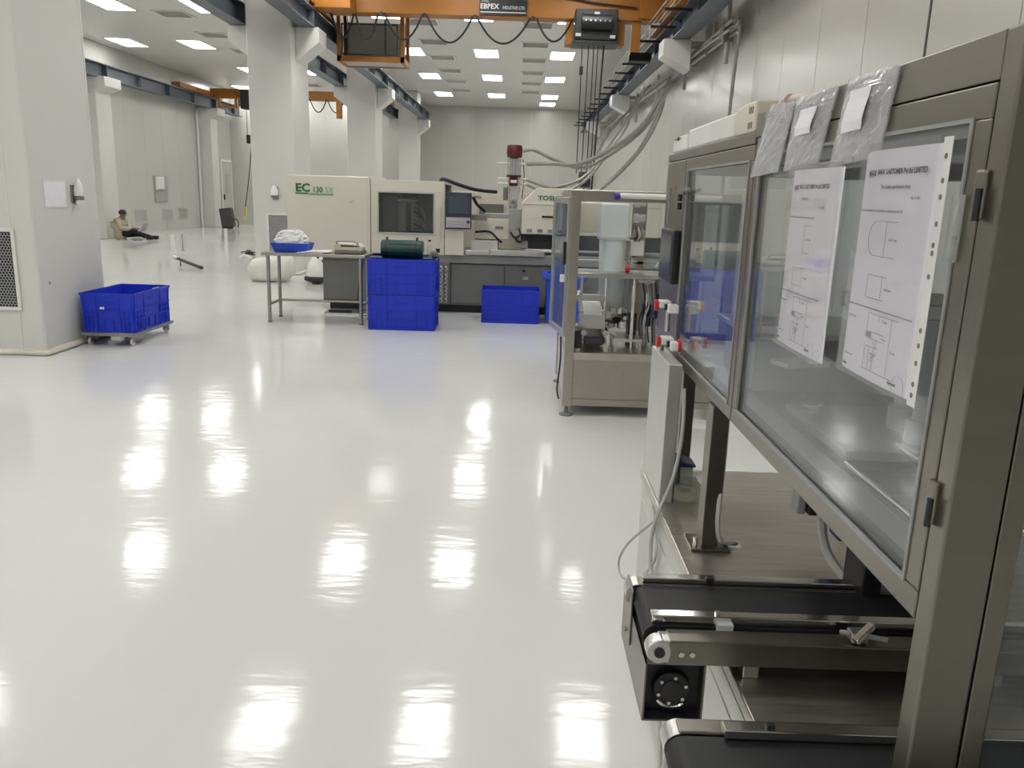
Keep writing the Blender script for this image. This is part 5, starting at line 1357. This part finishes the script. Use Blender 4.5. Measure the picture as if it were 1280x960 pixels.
# ---------------------------------------------------------------- document sleeves on the glass
def sheet(label, y0, y1, z0, z1, title, strip, full, tilt=0.0):
    """A4 page in a clear sleeve, hanging on the door glass and read from the aisle (y0 is the reader's left)"""
    x = XD_ - .004
    r = thing('document_sleeve', label, 'document', (x, (y0 + y1) / 2, z0), 'document sleeves on the glass doors')
    Wd = y0 - y1; Hh = z1 - z0
    def at(u, v, off=0.0): return (x - .0025 - off, y0 - u * Wd, z0 + v * Hh)
    # page: slightly bowed sheet
    nx = 10; mb = MB(); vs = []
    for s in (0, 1):
        for j in range(2):
            for i in range(nx + 1):
                u = i / nx
                bow = 0.0035 * math.sin(u * math.pi)
                p = at(u * (1 - strip), j, bow + (.0008 if s else 0))
                vs.append(p)
    m_ = nx + 1
    fs = []
    for i in range(nx):
        fs += [(i, i + 1, m_ + i + 1, m_ + i), (2 * m_ + i, 3 * m_ + i, 3 * m_ + i + 1, 2 * m_ + i + 1),
               (i, 2 * m_ + i, 2 * m_ + i + 1, i + 1), (m_ + i, m_ + i + 1, 3 * m_ + i + 1, 3 * m_ + i)]
    fs += [(0, m_, 3 * m_, 2 * m_), (nx, 2 * m_ + nx, 3 * m_ + nx, m_ + nx)]
    mb.add(vs, fs)
    pgo = build(mb, 'page', 'paper', r)
    off = .0052
    R_ = (0, -1, 0); U_ = (0, 0, 1)
    def txt(s, size, u, v, mt='ink', bold=0.0, xs=1.0):
        bow = 0.0035 * math.sin(min(1, max(0, (u + .1) / (1 - strip))) * math.pi)
        lettering(s, size, mt, pgo, at(u, v, .0056), R_, U_, 'printed_text', bold, 0.0001, xs)
    def line(u0, v0, u1, v1, w=.0006, mt='ink_grey'):
        a = Vector(at(u0, v0, .0056)); b = Vector(at(u1, v1, .0056))
        return a, b, w
    segs = MB()
    def L_(u0, v0, u1, v1, w=.00045):
        a = at(u0, v0, .0054); b = at(u1, v1, .0054)
        segs.box(a[0] - .0002, a[0], min(a[1], b[1]) - w, max(a[1], b[1]) + w, min(a[2], b[2]) - w, max(a[2], b[2]) + w)
    txt('MAX  LASTOMER Pvt ltd LIMITED', .0095, .22, .895, 'ink', .0003, 1.0)
    txt('MAX', .0105, .10, .89, 'ink', .0005, 1.0)
    L_(.10, .885, .18, .885)
    txt(title, .0068, .28, .835, 'ink_grey', .0002)
    txt('No. 01.001', .0055, .66, .79, 'ink_grey')
    txt('Gasket specification as per drawing for component part no. 01', .0050, .05, .735, 'ink_grey', .0001)
    if full:
        # rounded outline
        cpts = [at(.30 + .10 * math.cos(math.radians(a)) , .62 + .075 * math.sin(math.radians(a)), .0054) for a in range(90, 271, 15)]
        segs.tube([at(.42, .695, .0054)] + cpts + [at(.42, .545, .0054)], .0004, 4, smooth=False)
    L_(.40, .695, .56, .695); L_(.42, .545, .42, .695); L_(.40, .545, .56, .545)
    txt('dia 75 mm', .0055, .47, .615, 'ink_grey')
    L_(.26, .46, .50, .46); L_(.26, .36, .26, .46); L_(.26, .36, .50, .36); L_(.45, .36, .45, .46)
    txt('thickness', .0055, .49, .405, 'ink_grey')
    L_(.03, .315, .86, .315, .0009)
    L_(.34, .295, .72, .295); L_(.48, .27, .48, .295); L_(.64, .05, .64, .295); L_(.34, .215, .34, .295)
    L_(.36, .215, .56, .215); L_(.36, .185, .56, .185); L_(.48, .15, .48, .185); L_(.36, .15, .50, .15)
    L_(.34, .045, .34, .15); L_(.40, .045, .40, .15); L_(.46, .045, .46, .15); L_(.32, .045, .72, .045)
    segs_o = build(segs, 'drawing_lines', 'ink_grey', pgo)
    a = at(.33, .188, .0053); b = at(.40, .212, .0053)
    box('drawing_block', 'ink_grey', pgo, a[0] - .0002, a[0], b[1], a[1], a[2], b[2])
    for (s, u, v) in (('25 mm', .52, .27), ('8 mm', .54, .195), ('5', .44, .165), ('50 mm', .66, .155), ('Material', .42, .115), ('NBR', .43, .10), ('70', .43, .085), ('Coating type', .06, .255), ('Remark : nil', .07, .075)):
        txt(s, .0052, u, v, 'ink_grey')
    txt('Approved', .0055, .68, .03, 'ink', .0002); txt('Made', .0055, .06, .025, 'ink', .0002)
    mk = [at(.80 + .07 * math.cos(math.radians(t)), .035 + .045 * math.sin(math.radians(t)), .0054) for t in range(0, 361, 20)]
    build(MB().tube(mk, .0003, 4, smooth=False), 'round_stamp', 'key', pgo)
    # sleeve film with its edge strip
    fz = MB()
    a = at(-.02, -.015, .0075); b = at(1.0 - strip + .01, 1.03, .0075)
    fz.box(a[0] - .0003, a[0], b[1], a[1], a[2], b[2])
    build(fz, 'sleeve_film', 'sleeve', r)
    if strip:
        a = at(1 - strip + .012, -.015, .003); b = at(1.0, 1.02, .003)
        st = box('punched_strip', 'white', r, a[0] - .0008, a[0], b[1], a[1], a[2], b[2])
        for v in (.03, .075, .16, .23, .29, .50, .59, .62, .70, .80, .86, .95):
            c_ = at(1 - strip / 2 + .004, v, .004)
            build(MB().cyl((c_[0] + .0002, c_[1], c_[2]), (c_[0] - .0003, c_[1], c_[2]), .0034, n=10), 'punched_hole', 'grey_dk', st)
    else:
        edge = MB()
        for u in (-.015, 1.005):
            edge.tube([at(u, -.01, .005), at(u + .01, .3, .007), at(u - .005, .6, .006), at(u, 1.02, .005)], .0016, 6, 4)
        edge.tube([at(-.01, 1.02, .005), at(.5, 1.025, .007), at(1.0, 1.02, .005)], .0014, 6, 4)
        build(edge, 'sleeve_edge', 'sleeve', r, smooth=True)
    return r
sheet('printed drawing page in a punched sleeve on the hinged right hand door', 1.190, 0.955, 1.267, 1.573, 'The Gasket specification sheet', .10, True)
sheet('creased printed page in a plain sleeve near the door meeting line', 1.498, 1.268, 1.252, 1.556, 'Specification', 0.0, False)
tg = thing('clear_sticker', 'pale translucent sticker patch beside the punched sleeve', 'sticker', (XD_ - .001, 0.935, 1.45))
box('sticker_film', 'box_clear', tg, XD_ - .0035, XD_ - .0025, 0.925, 0.953, 1.44, 1.515)

# ---------------------------------------------------------------- zip bags taped along the header
def zip_bag(label, TL, TR, BR, BL, card):
    r = thing('zip_bag', label, 'bag', (XD_ - .006, (TL[0] + TR[0]) / 2, BL[1]), 'zip bags taped to the header')
    nx, nz = 14, 14
    rnd = random.Random(int(TL[0] * 1000))
    def P(u, v):
        top = Vector(TL).lerp(Vector(TR), u); bot = Vector(BL).lerp(Vector(BR), u)
        return bot.lerp(top, v)
    def bulge(u, v): return 0.002 + .006 * (math.sin(math.pi * min(1, max(0, u))) ** .7) * (math.sin(math.pi * min(1, max(0, v * .92))) ** .7)
    gridn = [[rnd.uniform(-1, 1) for i in range(nx + 1)] for j in range(nz + 1)]
    mb = MB(); vs = []
    for j in range(nz + 1):
        for i in range(nx + 1):
            u, v = i / nx, j / nz
            p = P(u, v)
            edge = 0 < i < nx and 0 < j < nz
            vs.append((XD_ - .004 - bulge(u, v) - (.0022 * gridn[j][i] if edge else 0), p.x + (.0015 * gridn[j][(i + 5) % nx]), p.y + .001 * gridn[(j + 3) % nz][i]))
    mb.add(vs, [(j * (nx + 1) + i, j * (nx + 1) + i + 1, (j + 1) * (nx + 1) + i + 1, (j + 1) * (nx + 1) + i) for j in range(nz) for i in range(nx)])
    # rear film, closing the bag
    vs2 = [(XD_ - .003, P(a, b).x, P(a, b).y) for a, b in ((0, 0), (1, 0), (1, 1), (0, 1))]
    mb.add(vs2, [(0, 1, 2, 3)])
    build(mb, 'bag_film', 'bag', r)
    zz = MB().tube([(XD_ - .010, P(0, .84).x, P(0, .84).y), (XD_ - .013, P(.5, .84).x, P(.5, .84).y), (XD_ - .010, P(1, .84).x, P(1, .84).y)], .0011, 6, 4)
    zz.tube([(XD_ - .010, P(0, .88).x, P(0, .88).y), (XD_ - .013, P(.5, .88).x, P(.5, .88).y), (XD_ - .010, P(1, .88).x, P(1, .88).y)], .0008, 6, 4)
    build(zz, 'zip_track', 'sleeve', r, smooth=True)
    if card:
        u0, u1, v0, v1 = card
        q = MB(); vs = []
        for s in (0, 1):
            for j in range(5):
                for i in range(5):
                    u = u0 + (u1 - u0) * i / 4; v = v0 + (v1 - v0) * j / 4
                    p = P(u, v)
                    vs.append((XD_ - .0075 - bulge(u, v) - .0015 * math.sin(j * 1.4) - .0006 * s, p.x, p.y))
        fs = [(s * 25 + j * 5 + i, s * 25 + j * 5 + i + 1, s * 25 + (j + 1) * 5 + i + 1, s * 25 + (j + 1) * 5 + i) for s in (0, 1) for j in range(4) for i in range(4)]
        q.add(vs, fs)
        build(q, 'paper_card', 'paper', r)
    return r
zip_bag('empty crinkled clear zip bag nearest the slotted end cap', (1.693, 1.688), (1.545, 1.678), (1.607, 1.557), (1.791, 1.550), None)
zip_bag('clear zip bag with a small white card between two other bags', (1.534, 1.682), (1.341, 1.680), (1.397, 1.564), (1.569, 1.557), (.30, .72, .45, .80))
zip_bag('clear zip bag with a large white card nearest the corner post', (1.299, 1.684), (1.132, 1.680), (1.160, 1.566), (1.339, 1.557), (.22, .66, .36, .84))

# ================================================================ seated person with laptop
def skinned(name, verts, edges, radii, mt, par, sub=2, root=0):
    me = bpy.data.meshes.new(name)
    me.from_pydata(verts, edges, [])
    me.materials.append(M[mt])
    o = link(name, me, par)
    md = o.modifiers.new('skin', 'SKIN'); md.use_smooth_shade = True
    for i, rr in enumerate(radii):
        sv = me.skin_vertices[0].data[i]
        sv.radius = rr if isinstance(rr, tuple) else (rr, rr)
        sv.use_root = (i == root)
    sb_ = o.modifiers.new('sub', 'SUBSURF'); sb_.levels = sub; sb_.render_levels = sub
    return o
ps_ = thing('person', 'person in beige top and black trousers sitting on the floor with a laptop', 'person', (-10.68, 22.05, 0.012), None, 0.05)
def chain(lst):
    """lst of (name, pos, radius, parent index)"""
    V = [p for _, p, _, _ in lst]; E = [(i, q) for i, (_, _, _, q) in enumerate(lst) if q is not None]; R = [r for _, _, r, _ in lst]
    return V, E, R
# x forward (away from the column), y to the person's left, z up
def body_graph(g=0.0, arms=True, legs=True, torso=True, head=True):
    L = [('pelvis', (0.02, 0, 0.14), (.118 + g, .10 + g), None)]
    def add(n, p, r, q):
        L.append((n, p, (r[0] + g, r[1] + g) if isinstance(r, tuple) else (r + g, r + g), q)); return len(L) - 1
    add('seat', (0.0, 0, .055), (.13, .06), 0)
    a = add('waist', (-.03, 0, .27), (.15, .125), 0)
    c = add('chest', (-.02, 0, .42), (.165, .125), a)
    s = add('shoulder_mid', (.02, 0, .52), (.10, .075), c)
    if head:
        k = add('neck', (.06, 0, .575), .048, s)
        h1 = add('skull', (.10, 0, .645), (.075, .088), k)
        add('crown', (.115, 0, .70), (.055, .06), h1)
    if arms:
        for sg_ in (-1, 1):
            sh_ = add('shoulder', (.02, .17 * sg_, .49), .055, s)
            el = add('elbow', (.10, .22 * sg_, .28), .042, sh_)
            wr = add('wrist', (.34, .10 * sg_, .27), .028, el)
            hd = add('hand', (.41, .08 * sg_, .275), (.036, .018), wr)
            if g == 0:
                for q in range(4):
                    f1 = add('finger', (.45, (.05 + .02 * q) * sg_, .272), .009, hd)
                    add('finger_tip', (.485 - .006 * abs(q - 1.5), (.05 + .02 * q) * sg_, .255), .0075, f1)
                th = add('thumb', (.415, .035 * sg_, .262), .010, hd)
                add('thumb_tip', (.445, .025 * sg_, .255), .008, th)
    if legs:
        for sg_, kx, kz, fx in ((-1, .40, .24, .80), (1, .46, .13, .86)):
            hp = add('hip', (.08, .09 * sg_, .12), .085, 0)
            kn = add('knee', (kx, .12 * sg_, kz), .06, hp)
            an = add('ankle', (fx - .08, .10 * sg_, .055), .04, kn)
            add('toe', (fx + .05, .12 * sg_, .06), (.038, .035), an)
    return chain(L)
V, E, R = body_graph()
body = skinned('body', V, E, R, 'skin', ps_)
V, E, R = body_graph(.028, arms=True, legs=False, head=False)
# shirt: torso and sleeves to the wrist (drop the hand vertices)
def drop(V, E, R, cond):
    idx = [i for i, v in enumerate(V) if not cond(i, v)]
    mp_ = {o_: n_ for n_, o_ in enumerate(idx)}
    return [V[i] for i in idx], [(mp_[a], mp_[b]) for a, b in E if a in mp_ and b in mp_], [R[i] for i in idx]
V, E, R = drop(V, E, R, lambda i, v: v[0] > .38)
skinned('shirt', V, E, R, 'shirt', ps_)
V, E, R = body_graph(.014, arms=False, legs=True, head=False)
V, E, R = drop(V, E, R, lambda i, v: v[2] > .2 and v[0] < .3 or v[0] > .84)
R[0] = (.145, .125); R[1] = (.13, .06)
skinned('trousers', V, E, R, 'trousers', ps_)
for sg_, fx in ((-1, .80), (1, .86)):
    q = MB().rounded(fx - .09, fx + .09, .10 * sg_ - .045 + .01 * sg_, .10 * sg_ + .045 + .01 * sg_, 0.0, 0.10, 0.035)
    build(q, 'shoe', 'trousers', ps_, 0.02, local=True)
hem = MB().lathe((0, 0, 0), [(0.13, -.012), (0.175, 0.03), (0.19, 0.12), (0.185, 0.26), (0.17, 0.38), (0.13, 0.46)], 20)
hem.v = [(p[0] * .86 - .005, p[1] * 1.05, p[2]) for p in hem.v]
build(hem, 'shirt_hem', 'shirt', ps_, smooth=True, local=True)
hr = MB().lathe((0, 0, 0), [(0.080, -.02), (0.100, 0.01), (0.098, 0.05), (0.07, 0.09), (0.02, 0.108)], 16)
hr.v = [(p[0] + .085, p[1] * .85, p[2] + .665) for p in hr.v]
build(hr, 'hair', 'hair', ps_, smooth=True, local=True)
fc = MB()
fc.cbox((.192, 0, .645), (.02, .018, .03), (0, .3, 0)); build(fc, 'nose', 'skin', ps_, 0.006, local=True)
for sg_ in (-1, 1):
    build(MB().lathe((.182, .03 * sg_, .66), [(0.0095, -.004), (0.0095, .004)], 10, 'x'), 'eye', 'hair', ps_, local=True)
    build(MB().lathe((.10, .088 * sg_, .645), [(0.010, -.006), (0.022, 0), (0.010, .006)], 10, 'y'), 'ear', 'skin', ps_, smooth=True, local=True)
build(MB().cbox((.178, 0, .605), (.01, .045, .010)), 'mouth', 'dark_red', ps_, 0.003, local=True)
lp = thing('laptop', 'open laptop resting on the legs of the seated person', 'laptop', (-10.68, 22.05, 0.012), None, 0.05)
build(MB().cbox((.47, 0.0, .225), (.23, .32, .018), (0, .05, 0)), 'laptop_base', 'grey_md', lp, 0.004, local=True)
build(MB().cbox((.635, 0.0, .325), (.012, .32, .22), (0, .45, 0)), 'laptop_lid', 'grey_md', lp, 0.004, local=True)
build(MB().cbox((.627, 0.0, .323), (.003, .30, .20), (0, .45, 0)), 'laptop_screen', 'screen', lp, local=True)
cs = thing('carry_pouch', 'grey cloth pouch on the floor beside the seated person', 'pouch', (-10.2, 21.80, 0))
build(MB().rounded(-10.26, -9.98, 21.72, 21.86, 0.0, 0.07, 0.04), 'pouch_body', 'grey_md', cs, 0.02)
